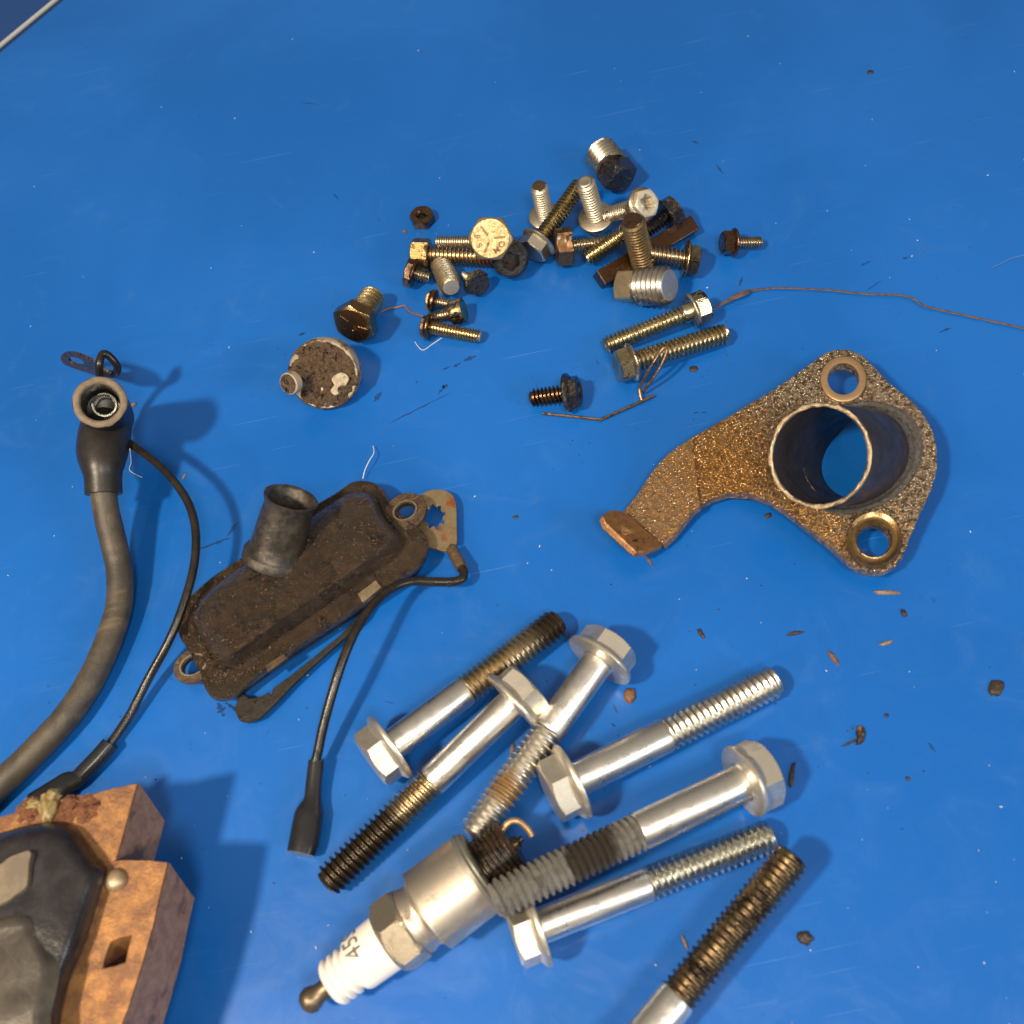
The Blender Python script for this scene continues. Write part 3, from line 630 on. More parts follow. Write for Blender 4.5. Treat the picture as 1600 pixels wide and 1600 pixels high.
# boss rings
def ring(name, cpx, ro, ri, h, mat, knurl=False, lift=0.0):
    vs, fs = [], []; n_ = 96 if knurl else 48
    prof_ = [(1.0, -.02), (.97, h*.75), (.9, h), (.25, h*1.0), (.08, h*.85), (0, -.05)] if not knurl else [(1.0, -.02), (.98, h*.8), (.88, h), (.62, h*.72), (.36, h*.5), (.12, h*.75), (0, h*.5), (0, -.25)]
    for t_, hh_ in prof_:
        for i in range(n_):
            a = 2*PI*i/n_; rr = ri+(ro-ri)*t_
            x, y = z7(cpx[0]+rr*math.cos(a), cpx[1]+rr*math.sin(a))
            k_ = hh_*(1+(.16 if knurl and .2 < t_ < .95 and i % 2 else 0))
            vs.append(PL(x, y)+PL.n*k_)
    K_ = len(prof_)
    for k in range(K_-1):
        for i in range(n_): j = (i+1) % n_; fs.append((k*n_+i, k*n_+j, (k+1)*n_+j, (k+1)*n_+i))
    return mk(name, vs, fs, mat, o, world=True, sharp=60, recalc=True)
ring('worn_boss_ring', (1097, 173), 99, 66, .03, boss_m)
ring('knurled_boss_ring', (1228, 870), 120, 72, .13, boss_g, True)
# tube
Tb, Tt = P(1363, 713, .12), P(1279, 712, 2.72)
fmt = frame(Tb, Tt); LT = (Tt-Tb).length; RT = cm(82, Tt); th = .075
vs, fs = lathe([(.0, RT*.96), (LT*.3, RT), (LT-.03, RT), (LT, RT-.025), (LT, RT-th+.02), (LT-.03, RT-th), (LT*.3, RT-th), (0, RT*.96-th)], 72, False, False, wob=.006)
fs += [(7*72+i, 7*72+(i+1) % 72, (i+1) % 72, i) for i in range(72)]
mk('tube', [fmt @ Vector(v_) for v_ in vs], fs, tube_m, o, world=True, sharp=50)
vs, fs = [], []
for k, (rr, zz) in enumerate(((RT+.004, LT-.05), (RT+.008, LT+.006), (RT-th*.5, LT+.02), (RT-th-.008, LT+.004), (RT-th-.004, LT-.06))):
    for i in range(90):
        a = 2*PI*i/90; nz = .018*noise.noise(Vector((math.cos(a)*9, math.sin(a)*9, k*.7)))
        vs.append(fmt @ Vector(((rr+nz)*math.cos(a), (rr+nz)*math.sin(a), zz+nz)))
for k in range(4):
    for i in range(90): j = (i+1) % 90; fs.append((k*90+i, k*90+j, (k+1)*90+j, (k+1)*90+i))
mk('scraped_tube_rim', vs, fs, rim_m, o, world=True, sharp=70)
# weld collar round the foot of the tube, on the plate
vs, fs = [], []; ax = (Tt-Tb).normalized()
def on_plane(p, d, lift):
    o_ = PL.o+PL.n*lift; return p+d*((o_-p).dot(PL.n)/d.dot(PL.n))
prof_ = [(1.17, -.02), (1.16, .13), (1.11, .17), (1.07, .14), (1.045, .10), (1.0, .17), (.99, .3)]
xa, ya = fmt.col[0].to_3d(), fmt.col[1].to_3d()
for k, (q, hh_) in enumerate(prof_):
    for i in range(110):
        a = 2*PI*i/110; nz = (.02 if k in (3, 4, 5) else .006)*noise.noise(Vector((math.cos(a)*14, math.sin(a)*14, k)))
        vs.append(on_plane(Tb+xa*(RT*q*math.cos(a))+ya*(RT*q*math.sin(a)), ax, hh_+nz))
for k in range(len(prof_)-1):
    for i in range(110): j = (i+1) % 110; fs.append((k*110+i, k*110+j, (k+1)*110+j, (k+1)*110+i))
mk('weld_collar', vs, fs, weld_m, o, world=True, sharp=70)

# ================================================================== BREATHER COVER
def z6(x, y): return (250+x/3.137, 730+y/3.137)
o = thing('breather_cover', 'dirty brown oval valve cover with domed top, short spout and two eyelets', 'engine cover', at(ground(P(480, 930))))
CPL = Plane((420, 1080, .62), (600, 800, .66), (320, 930, .55))
O_ = [(78, 720), (150, 636), (260, 540), (400, 447), (560, 330), (760, 192), (880, 120), (955, 72), (1040, 75), (1098, 118), (1135, 190), (1210, 255), (1295, 320), (1310, 400), (1275, 475), (1180, 545), (1000, 668), (800, 798), (600, 932), (430, 1062), (340, 1128), (262, 1132), (222, 1088), (195, 1010), (140, 900), (95, 830)]
B_ = [(172, 735), (215, 655), (300, 575), (430, 480), (590, 370), (780, 235), (885, 165), (955, 128), (1025, 130), (1070, 170), (1100, 240), (1150, 300), (1190, 355), (1185, 410), (1130, 462), (1050, 518), (900, 622), (720, 745), (560, 856), (430, 945), (365, 985), (310, 985), (265, 945), (235, 890), (200, 830), (180, 785)]
T_ = [(205, 745), (245, 668), (325, 592), (450, 500), (605, 392), (790, 258), (890, 192), (950, 165), (1000, 170), (1035, 205), (1060, 262), (1095, 310), (1120, 352), (1115, 385), (1070, 425), (990, 480), (850, 578), (680, 695), (530, 800), (420, 878), (365, 915), (325, 912), (290, 880), (262, 838), (228, 800), (210, 775)]
co_ = closed(O_, 5); cb_ = closed(B_, 5); ct_ = closed(T_, 5); n_ = len(co_)
Ow = [CPL(*z6(*p)) for p in co_]; Bw = [CPL(*z6(*p), .10) for p in cb_]; Tw = [CPL(*z6(*p), .72) for p in ct_]
def lp(a, b_, t_): return [p.lerp(q, t_) for p, q in zip(a, b_)]
def lift(a, h): return [p+CPL.n*h for p in a]
cen = sum(Tw, Vector())/n_
def axis_ring(t_):   # shrink the plateau towards its long axis
    e_a, e_b = CPL(*z6(330, 820), .72), CPL(*z6(990, 290), .72); out = []
    for p in Tw:
        s_ = max(0, min(1, (p-e_a).dot(e_b-e_a)/(e_b-e_a).length_squared)); out.append(p.lerp(e_a+(e_b-e_a)*s_, t_))
    return out
inset = lambda t_: lp(Ow, Bw, t_)
layers = [lift(inset(.06), -.20), lift(Ow, -.17), lift(Ow, -.02), lift(inset(.05), .04), lift(inset(.16), .035), lift(inset(.26), -.03), lift(inset(.42), -.06), lift(inset(.58), -.04), lift(inset(.70), .04), lift(inset(.86), .06), lift(inset(.97), .02)]
layers += [Bw, lift(lp(Bw, Tw, .12), .10-.06), lift(lp(Bw, Tw, .30), .15), lift(lp(Bw, Tw, .5), .20), lift(lp(Bw, Tw, .7), .165), lift(lp(Bw, Tw, .86), .11), lift(Tw, .045), lift(axis_ring(.12), .06), lift(axis_ring(.4), .07), lift(axis_ring(.7), .08), lift(axis_ring(1.0), .08)]
vs = [p for ly in layers for p in ly]; fs = []
vs = [p+CPL.n*(.018*noise.noise(p*2.2)) for p in vs]
for k in range(len(layers)-1):
    for i in range(n_): j = (i+1) % n_; fs.append((k*n_+i, k*n_+j, (k+1)*n_+j, (k+1)*n_+i))
cv = mk('domed_shell', vs, fs, cover_m, o, world=True, sharp=75)
vv, ff = [], []; rb_n = random.Random(5); me_ = cv.data; mw_ = cv.parent.matrix_world
polys = [p_ for p_ in me_.polygons if (mw_.to_3x3() @ p_.normal).z > .25]; wts = [p_.area*(.25+1.6*max(0, noise.noise((mw_ @ p_.center)*.55+Vector((3, 1, 0))))) for p_ in polys]
for p_ in rb_n.choices(polys, wts, k=1000):
    c4 = [me_.vertices[i_].co for i_ in p_.vertices]; a_, b_ = rb_n.random(), rb_n.random()
    q4 = c4[0].lerp(c4[1], a_).lerp((c4[3] if len(c4) > 3 else c4[2]).lerp(c4[2], a_), b_)
    bead(vv, ff, mw_ @ q4, (mw_.to_3x3() @ p_.normal).normalized(), rb_n.uniform(.008, .024), .7, rb_n)
mk('greasy_grit', vv, ff, grit_m, o, world=True, sharp=80, recalc=False)['kind'] = 'stuff'
lowpoly = [p-Vector((0, 0, .30)) for p in inset(.35)]
vs, fs = slab([Vector((p.x, p.y, .36)) for p in inset(.30)], [], .30); mk('base_box', vs, fs, strap_m, o, world=True)
def ear(cpx, ro, ri, ecc, ang, dz, neck):
    cpx_, lz = cpx, dz
    outer_ = [CPL(*z6(*p), lz) for p in circ(cpx_, ro, 30, ecc*1.08, ang)]; inner_ = [CPL(*z6(*p), lz) for p in circ(cpx_, ri, 30, ecc, ang)]
    vs, fs = slab(outer_, [inner_], .16, -CPL.n); e_ = mk('eyelet', vs, fs, cover_rim, o, world=True, bevel=.04)
    vs, fs = [], []
    for k, (q, hh_) in enumerate(((1.30, 0.0), (1.22, .05), (1.06, .05), (1.0, -.02), (1.0, -.16))):
        for p in circ(cpx_, ri*q, 30, ecc, ang): vs.append(CPL(*z6(*p), lz)+CPL.n*hh_)
    for k in range(4):
        for i in range(30): j = (i+1) % 30; fs.append((k*30+i, k*30+j, (k+1)*30+j, (k+1)*30+i))
    mk('eyelet_rim', vs, fs, rim_m, e_, world=True)
    return e_
ear((1202, 216), 108, 52, .74, R(-28), .03, None)
ear((165, 972), 106, 60, .68, R(-30), -.04, None)
# small bright folded tabs on the lower edge
for quad in (((968, 620), (1058, 552), (1086, 586), (992, 662)), ((512, 975), (606, 912), (626, 932), (530, 1002))):
    q4 = [CPL(*z6(*p), .085) for p in quad]; vs, fs = slab(q4, [], .12, -CPL.n); mk('folded_tab', vs, fs, rim_m if quad[0][0] > 900 else cover_rim, o, world=True, bevel=.02)
# spout
S0, S1 = P(*z6(566, 428), 1.25), P(*z6(642, 148), 2.42)
fm_ = frame(S0, S1); LS = (S1-S0).length; r_ = cm(130/3.137, S0)
prof_ = [(-.15, r_*1.22), (.02, r_*1.20), (.08, r_*1.12), (.14, r_*1.02), (LS*.3, r_*.99), (LS*.7, r_*.93), (LS*.86, r_*.90), (LS*.95, r_*.97), (LS, r_*1.0), (LS+.015, r_*.95), (LS-.05, r_*.80), (LS*.8, r_*.76), (LS*.3, r_*.74), (LS*.25, r_*.1)]
vs, fs = lathe(prof_, 56, wob=.03)
sp_ = mk('spout', [fm_ @ Vector(v_) for v_ in vs], fs, tubeblk, o, world=True, sharp=60)
# strap under the cover
st = [(1010, 690), (1060, 640), (1000, 745), (900, 838), (760, 962), (650, 1065), (560, 1160), (490, 1228), (430, 1250), (388, 1240), (362, 1188), (385, 1122), (402, 1108), (440, 1132), (500, 1122), (530, 1104), (545, 1116), (553, 1084), (640, 1020), (760, 925), (880, 825)]
vs, fs = slab([P(*z6(x, y), .30) for x, y in st], [], .14); ob = mk('hooked_strap', vs, fs, strap_m, None, world=True, bevel=.02)
tag(ob, 'black hooked metal strap sticking out under the lower edge of the brown cover', 'metal strap')

# ================================================================== SPARK PLUG
p0, p1 = P(486, 1562, .72), P(812, 1313, 1.30)
Lp = (p1-p0).length; fm_ = frame(p0, p1); o = thing('spark_plug', 'used spark plug with white ribbed insulator and sooty black thread lying among the long bolts', 'spark plug', fm_)
k1_ = Lp/410.0                                     # local length per photograph pixel along the plug
s_ = lambda pxl: cm(pxl, (p0+p1)/2)
zt = lambda pxl: pxl*k1_
RB = s_(67)
vs, fs = lathe([(zt(-17), s_(5)), (zt(-15), s_(12)), (zt(-9), s_(18)), (zt(0), s_(20.5)), (zt(8), s_(18.5)), (zt(15), s_(15.5)), (zt(24), s_(15)), (zt(32), s_(16)), (zt(38), s_(17)), (zt(44), s_(17))], 40)
mk('terminal_nut', vs, fs, term_m, o, sharp=60)
prof_ = [(zt(36), s_(20)), (zt(37), s_(32)), (zt(41), s_(36))]
for k in range(3):
    b0 = 44+k*13; prof_ += [(zt(b0), s_(38)), (zt(b0+5), s_(38.5)), (zt(b0+8), s_(33)), (zt(b0+11), s_(33.5))]
prof_ += [(zt(86), s_(40)), (zt(90), s_(42.5)), (zt(94), s_(43.5)), (zt(146), s_(46)), (zt(150), s_(46))]
vs, fs = lathe(prof_, 64); ins = mk('insulator', vs, fs, ceramic, o, sharp=70)
# printed 45S round the insulator
vloc = fm_.inverted() @ CP; phv = math.atan2(vloc.y, vloc.x)
upl = fm_.inverted().to_3x3() @ (up*.6-rt*.8); sgn = 1 if (Vector((math.cos(phv+.5), math.sin(phv+.5), 0))-Vector((math.cos(phv), math.sin(phv), 0))).dot(upl) > 0 else -1
vs, fs = glyph('45S', .50, .0, 0)
out = []; Rr = s_(44.6)+.012
x0 = -min(v_.x for v_ in vs)
for v_ in vs:
    arc = (v_.x+x0)*1.0; phi = phv+sgn*(.16+arc/Rr)
    z_ = zt(106)-(v_.y)*1.0
    out.append((Rr*math.cos(phi), Rr*math.sin(phi), z_))
mk('printed_number', out, fs, ink, ins, smooth=False, recalc=False)
prof_h = [(zt(150), s_(44)), (zt(152), s_(54)), (zt(160), s_(58))]
vs, fs = lathe(prof_h, 60, cap1=False); 
fH = hexr(s_(57)*2*.93)
rings = [(zt(147), s_(47)), (zt(149), s_(51))]
for k in range(9):
    z_ = 149+k*2.4; rings.append((zt(z_), (lambda c: (lambda a: min(fH(a), c)))(s_(52)+s_(k*2.2))))
rings += [(zt(190), fH), (zt(192), (lambda a: min(fH(a), s_(59)))), (zt(197), s_(57))]
vs, fs = lathe(rings, 72, off=0); hx = mk('hexagon', vs, fs, plug_hex, o, sharp=22)
prof_ = [(zt(195), s_(54)), (zt(203), s_(55)), (zt(212), s_(52)), (zt(219), s_(53)), (zt(225), s_(60)), (zt(228), s_(68)), (zt(232), RB), (zt(316), RB), (zt(321), s_(66))]
vs, fs = lathe(prof_, 72); mk('steel_shell', vs, fs, plug_m, o, sharp=30)
prof_ = [(zt(319), s_(60)), (zt(321), s_(67)), (zt(327), s_(69)), (zt(331), s_(65)), (zt(334), s_(66)), (zt(338), s_(62)), (zt(339), s_(45))]
vs, fs = lathe(prof_, 64); mk('gasket', vs, fs, gasket_m, o, sharp=50)
vs, fs = thread(s_(49), s_(8.3), zt(338), zt(398), S=36); mk('plug_thread', vs, fs, plug_thr, o, sharp=60)
# ground electrode hook
lx = fm_.inverted().to_3x3() @ (up*.55-rt*.3); lx.z = 0; lx.normalize()
pth = [lx*s_(30)+Vector((0, 0, zt(397))), lx*s_(33)+Vector((0, 0, zt(415))), lx*s_(24)+Vector((0, 0, zt(427))), lx*s_(5)+Vector((0, 0, zt(431))), -lx*s_(6)+Vector((0, 0, zt(430)))]
lx = -lx if False else lx
vs, fs = sweep([tuple(p) for p in spline([tuple(p) for p in pth], 6)], s_(5), 10)
mk('ground_electrode', vs, fs, metal('tan_electrode', (.55, .36, .18), (.4, .26, .14), amt=.15, rough=.4, met=.7), o)
vs, fs = lathe([(zt(397), s_(12)), (zt(408), s_(10)), (zt(410), s_(5)), (zt(416), s_(5))], 20); mk('centre_electrode', vs, fs, plug_thr, o)

# ================================================================== PLUG BOOT, CABLE, LEADS
o = thing('ignition_lead', 'thick dusty black ignition cable ending in a rubber boot with a round open mouth', 'ignition cable', at(ground(P(160, 720))))
b0, b1 = P(172, 652, 1.35), P(156, 628, 3.0); fm_ = frame(b0, b1); LB = (b1-b0).length; rb = cm(40.5, b1)
prof_ = [(-.35, rb*.35), (-.3, rb*.7), (-.1, rb*.93), (LB*.3, rb*.98), (LB-.12, rb*.97), (LB-.02, rb*1.0), (LB, rb*.97)]
vs, fs = lathe(prof_, 56, cap1=False); mk('boot_barrel', [fm_ @ Vector(v_) for v_ in vs], fs, rubber, o, world=True, sharp=60)
vs, fs = lathe([(LB-.03, rb*1.003), (LB+.012, rb*.97), (LB+.015, rb*.80), (LB-.02, rb*.73), (LB-.08, rb*.71)], 56, False, False, wob=.02)
mk('mouth_rim', [fm_ @ Vector(v_) for v_ in vs], fs, rubber_rim, o, world=True, sharp=70)
vs, fs = lathe([(LB-.05, rb*.715), (LB*.5, rb*.68), (LB*.45, rb*.3)], 40, False, True); mk('boot_socket', [fm_ @ Vector(v_) for v_ in vs], fs, rubber, o, world=True)
cc = fm_.inverted() @ P(163, 633, 2.55)
def arc3(r, z, a0, a1, dz=0): return [tuple(fm_ @ Vector((cc.x+r*math.cos(a), cc.y+r*math.sin(a), z+dz*(k/24)))) for k, a in enumerate([a0+(a1-a0)*k/24 for k in range(25)])]
vs, fs = sweep(arc3(rb*.44, LB*.72, R(-30), R(280)), .05, 8); sc1 = mk('spring_clip', vs, fs, clip_m, o, world=True)
vs, fs = sweep(arc3(rb*.42, LB*.58, R(60), R(330)), .04, 8); mk('clip_coil', vs, fs, clip_m, sc1, world=True)
# neck
path = [(172, 650, 1.45), (165, 672, 1.6), (160, 705, 1.7), (160, 728, 1.7), (161, 745, 1.62), (162, 772, 1.45)]
rr = [34, 38.5, 38.5, 33, 28.5, 28]
sp2 = spline([(*P(*p), cm(r_, P(*p))) for p, r_ in zip(path, rr)], 8)
vs, fs = sweep(sp2, [q[3] for q in sp2], 40); mk('boot_neck', vs, fs, rubber, o, world=True, sharp=50)
path = [(161, 762, 1.5), (166, 800, 1.2), (178, 850, .85), (187, 895, .6), (186, 945, .45), (170, 1000, .38), (143, 1060, .36), (108, 1115, .36), (60, 1168, .36), (0, 1226, .36), (-80, 1300, .36), (-170, 1370, .36)]
sp2 = spline([tuple(P(*p)) for p in path], 10)
vs, fs = sweep(sp2, .325, 28, wob=.03); mk('cable', vs, fs, cable_m, o, world=True)

o = thing('ground_lead_coil', 'thin black lead looping behind the rubber boot down to a sleeve near the coil', 'wire', at(ground(P(300, 830))))
path = [(166, 583, 1.5), (180, 584, 1.6), (183, 572, 1.9), (170, 556, 2.2), (160, 554, 2.3), (155, 572, 2.2), (158, 600, 1.7), (168, 645, 1.1), (185, 678, 1.3), (205, 694, 1.45), (240, 720, 1.5), (272, 752, 1.5), (296, 790, 1.4), (306, 835, 1.3), (302, 890, 1.15), (283, 955, .95), (262, 1005, .75), (232, 1060, .45), (202, 1118, .25), (170, 1165, .2)]
sp2 = spline([tuple(P(*p)) for p in path], 8)
vs, fs = sweep(sp2, .105, 14, wob=.04); mk('lead', vs, fs, lead_m, o, world=True)
path = [(172, 1162, .26), (155, 1182, .26), (125, 1213, .26)]
vs, fs = sweep([tuple(P(*p)) for p in path], .20, 24); mk('shrink_sleeve', vs, fs, sleeve_m, o, world=True)
sp2 = spline([(*P(*p), r_) for p, r_ in (((135, 1205, .26), .17), ((118, 1218, .27), .22), ((104, 1224, .28), .27), ((88, 1236, .28), .30), ((52, 1258, .28), .30))], 5)
vs, fs = sweep(sp2, [q[3] for q in sp2], 24, flat=.62); mk('spade_connector', vs, fs, sleeve_m, o, world=True)
lug = closed([(97, 556), (104, 549), (122, 550), (145, 560), (166, 575), (176, 583), (170, 590), (158, 586), (140, 580), (118, 573), (102, 566)], 4)
lh = circ((122, 562), 13, 20, .42, R(20))
LP_ = Plane((97, 556, .9), (170, 583, 1.5), (122, 572, .75))
vs, fs = slab([LP_(*p) for p in lug], [[LP_(*p) for p in lh]], .07, -LP_.n); mk('ring_terminal', vs, fs, lug_dark, o, world=True, bevel=.015)

o = thing('ground_lead_cover', 'thin black lead with a brass star washer terminal passing under the brown cover', 'wire', at(ground(P(640, 900))))
path = [(712, 872, .40), (724, 892, .42), (722, 904, .45), (706, 909, .5), (675, 909, .62), (640, 909, .8), (608, 922, 1.0), (580, 948, 1.2), (556, 985, 1.3), (537, 1028, 1.25), (520, 1080, 1.05), (505, 1135, .75), (496, 1178, .5), (491, 1196, .4)]
sp2 = spline([tuple(P(*p)) for p in path], 8)
vs, fs = sweep(sp2, .112, 14, wob=.05); mk('lead', vs, fs, lead_m, o, world=True)
vs, fs = sweep([tuple(P(*p)) for p in ((706, 858, .3), (712, 870, .36), (722, 888, .42))], .15, 18); mk('crimp', vs, fs, crimp_m, o, world=True)
sp2 = spline([(*P(*p), r_) for p, r_ in (((494, 1188, .42), .175), ((490, 1225, .34), .18), ((488, 1248, .32), .19), ((485, 1262, .3), .27), ((482, 1275, .3), .32), ((475, 1315, .3), .33), ((470, 1334, .3), .31))], 5)
vs, fs = sweep(sp2, [q[3] for q in sp2], 26, flat=.75); mk('connector_sleeve', vs, fs, sleeve_m, o, world=True, sharp=50)
def z9(x, y): return (630+x/8.89, 750+y/8.89)
tl = [(190, 350), (240, 215), (320, 160), (430, 132), (560, 140), (660, 188), (718, 285), (738, 400), (742, 640), (742, 870), (700, 880), (640, 905), (600, 985), (480, 962), (350, 930), (240, 860), (190, 640)]
hole = []
for i in range(48):
    a = 2*PI*i/48; rr = (178 if (i//3) % 2 else 138)*(1+.05*math.sin(i*5.1)); hole.append(z9(432+rr*math.cos(a)*.86, 505+rr*math.sin(a)))
vs, fs = slab([P(x, y, .30) for x, y in [z9(*p) for p in closed(tl, 3)]], [[P(x, y, .30) for x, y in hole]], .09)
mk('star_terminal', vs, fs, lug_m, o, world=True, bevel=.015)

# ================================================================== IGNITION COIL (lower left, close to the camera)
def z8(x, y): return (x/4.0, 1200+y/4.0)
o = thing('ignition_coil', 'rusty orange ignition coil core with a black resin winding at the lower left corner', 'ignition coil', at(ground(P(100, 1480))))
zt_, zb_ = 2.55, 1.15
off_ = P(302, 1403, zb_)-P(262, 1347, zt_)
def block(name, poly, extra=0.0, hole=None, bev=.035):
    topw = [P(*z8(*p), zt_+extra) for p in poly]
    hs = [[P(*z8(*p), zt_+extra) for p in hole]] if hole else []
    vs, fs = slab(topw, hs, 1.0, off_)
    return mk(name, vs, fs, rust_core, o, world=True, smooth=True, sharp=30, bevel=bev), topw
blk1, tw1 = block('core_end_block', [(-500, 420), (-200, 350), (0, 305), (150, 258), (250, 205), (400, 190), (520, 175), (700, 125), (860, 92), (725, 572), (640, 900), (200, 1000), (-500, 900)])
def hole_px(): return [(690, 1085), (740, 1062), (828, 1040), (805, 1120), (785, 1215), (715, 1240), (638, 1255), (655, 1180), (672, 1130)]
blk2, tw2 = block('core_leg_block', [(560, 590), (760, 575), (940, 578), (1048, 590), (1010, 740), (955, 990), (880, 1250), (800, 1500), (700, 1760), (640, 2000), (200, 2000), (300, 1500), (480, 1000)], .03, hole_px(), bev=.008)
# darker brown sides: separate skins on the right-hand faces, 2 mm proud
def side(name, edge, parent, extra=0.0):
    a = [P(*z8(*p), zt_+extra) for p in edge]; vs, fs = [], []
    outw = Vector((0.010, -.002, 0))
    K_ = 22
    for k in range(K_+1):
        for p in a: vs.append(p+off_*(k/K_)+outw*(1.0+.35*((k*7919) % 5)/5)+off_*.002)
    m_ = len(a)
    for k in range(K_):
        for i in range(m_-1): fs.append((k*m_+i, k*m_+i+1, (k+1)*m_+i+1, (k+1)*m_+i))
    return mk(name, vs, fs, core_side, parent, world=True, recalc=False)
side('core_side', [(864, 92), (729, 572)], blk1)
side('core_side', [(1052, 590), (1014, 740), (959, 990), (884, 1250), (804, 1500), (704, 1760)], blk2, .03)
# lighter worn seat round the hole + rivet
c_r = P(*z8(728, 705), zt_+.03)
vs, fs = lathe([(0, .22), (.06, .22), (.14, .17), (.18, .08)], 24); mk('rivet', [c_r+Vector(v_) for v_ in vs], fs, metal('worn_rivet', (.50, .38, .25), (.38, .28, .18), amt=.1, rough=.38, met=.6), o, world=True)
# black winding body
bo = [(-700, 560), (-300, 470), (0, 405), (180, 355), (330, 342), (450, 385), (530, 480), (600, 580), (656, 650), (618, 790), (575, 930), (530, 1080), (470, 1230), (400, 1420), (360, 1620), (320, 1900), (-200, 2100), (-700, 1800)]
bt = [(-700, 760), (-300, 640), (0, 555), (160, 500), (270, 480), (350, 500), (420, 570), (480, 640), (515, 715), (480, 830), (440, 950), (400, 1080), (350, 1230), (290, 1400), (250, 1620), (210, 1850), (-200, 1900), (-700, 1600)]
cbo, cbt = closed(bo, 4), closed(bt, 4); n_ = len(cbo)
Lb = [P(*z8(*p), zt_-.3) for p in cbo]; Lm = [P(*z8(*p), zt_+.25) for p in cbo]; Lt = [P(*z8(*p), zt_+.62) for p in cbt]
cen = sum(Lt, Vector())/n_
layers = [Lb, Lm, [p.lerp(q, .35)+Vector((0, 0, .10)) for p, q in zip(Lm, Lt)], [p.lerp(q, .75)+Vector((0, 0, .09)) for p, q in zip(Lm, Lt)], Lt, [p.lerp(cen, .3)+Vector((0, 0, .05)) for p in Lt], [p.lerp(cen, .97)+Vector((0, 0, .08)) for p in Lt]]
vs = [p+Vector((0, 0, .05*noise.noise(p*.9))) for ly in layers for p in ly]; fs = []
for k in range(len(layers)-1):
    for i in range(n_): j = (i+1) % n_; fs.append((k*n_+i, k*n_+j, (k+1)*n_+j, (k+1)*n_+i))
mk('resin_winding', vs, fs, bobbin_m, o, world=True, sharp=70)
# tan face and lower grey-brown potting with a painted pale sheen, each a little proud of the resin
tf = [(-400, 640), (-100, 620), (0, 600), (60, 555), (185, 515), (180, 600), (165, 735), (90, 795), (0, 850), (-400, 980)]
vs, fs = slab([P(*z8(*p), zt_+.78) for p in closed(tf, 3)], [], .3); mk('tan_face', vs, fs, tanface, o, world=True, bevel=.05)
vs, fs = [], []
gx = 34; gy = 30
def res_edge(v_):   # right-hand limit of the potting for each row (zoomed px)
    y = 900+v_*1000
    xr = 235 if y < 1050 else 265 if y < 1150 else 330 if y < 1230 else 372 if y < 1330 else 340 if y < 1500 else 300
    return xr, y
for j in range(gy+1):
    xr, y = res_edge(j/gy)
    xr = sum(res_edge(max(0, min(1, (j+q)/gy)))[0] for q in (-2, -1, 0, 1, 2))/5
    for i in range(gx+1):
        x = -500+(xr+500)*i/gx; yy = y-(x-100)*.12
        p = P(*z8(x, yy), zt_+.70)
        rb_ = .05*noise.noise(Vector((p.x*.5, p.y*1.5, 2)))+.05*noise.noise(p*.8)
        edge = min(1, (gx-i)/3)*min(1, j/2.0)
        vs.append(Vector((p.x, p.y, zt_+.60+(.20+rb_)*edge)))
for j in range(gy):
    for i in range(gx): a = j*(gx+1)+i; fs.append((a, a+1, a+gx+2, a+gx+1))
mk('sheen_potting', vs, fs, resin_m, o, world=True, sharp=80, recalc=False)
# crust and lump near the upper edge
def lump(name, cpx, rx, h, mat, parent, z=zt_, seed=0, ry=None):
    c_ = P(*z8(*cpx), z); bm = bmesh.new(); bmesh.ops.create_icosphere(bm, subdivisions=3, radius=1.0)
    vs = [v_.co.copy() for v_ in bm.verts]; fs = [tuple(v_.index for v_ in f_.verts) for f_ in bm.faces]; bm.free()
    out = []
    for v_ in vs:
        q = 1+.55*noise.fractal(v_*2.3+Vector((seed, 0, 0)), 1, 2, 4)
        out.append(c_+Vector((v_.x*rx*q, v_.y*(ry or rx)*q, v_.z*h*q)))
    return mk(name, out, fs, mat, parent, world=True, sharp=80)
lump('rust_crust', (445, 215), .15, .13, crud_m, blk1, seed=1)
lump('rust_crust', (390, 300), .26, .035, crud_m, blk1, seed=5)
lump('rust_crust', (530, 250), .28, .035, crud_m, blk1, seed=9)
lump('rust_crust', (180, 265), .24, .04, crud_m, blk1, seed=13)
lump('yellow_lump', (335, 170), .13, .13, putty_m, blk1, zt_+.1, seed=2)
lump('yellow_lump', (305, 250), .17, .14, putty_m, blk1, zt_+.05, seed=3, ry=.3)
lump('yellow_lump', (215, 225), .2, .05, putty_m, blk1, zt_+.02, seed=4, ry=.1)

# ================================================================== WIRES AND FIBRES ON THE TRAY
path = [(848, 646, .05), (885, 650, .05), (935, 655, .06), (940, 655, .06), (985, 635, .07), (1022, 618, .09)]
o = thing('bent_wire_clip', 'bent spring wire with a narrow hairpin loop leaning on the lower parallel bolt', 'wire clip', at(ground(P(960, 640))))
vs, fs = sweep(spline([tuple(P(*p)) for p in path], 5), .042, 8); mk('straight_wire', vs, fs, wire_m, o, world=True)
path = [(1003, 625, .10), (1000, 613, .2), (1001, 603, .32), (1016, 575, .85), (1033, 548, 1.12), (1040, 544, 1.16), (1041, 552, 1.1), (1028, 580, .75), (1008, 607, .30), (1005, 612, .2)]
vs, fs = sweep(spline([tuple(P(*p)) for p in path], 5), .042, 8); mk('hairpin_loop', vs, fs, wire_m, o, world=True)
path = [(1112, 484, .12), (1140, 468, .2), (1162, 458, .18), (1180, 453, .06), (1220, 450, .05), (1290, 453, .05), (1350, 459, .05), (1405, 461, .07), (1430, 468, .07), (1445, 478, .06), (1500, 491, .05), (1560, 504, .05), (1610, 516, .05), (1680, 536, .05)]
pp = spline([tuple(P(*p)) for p in path], 10)
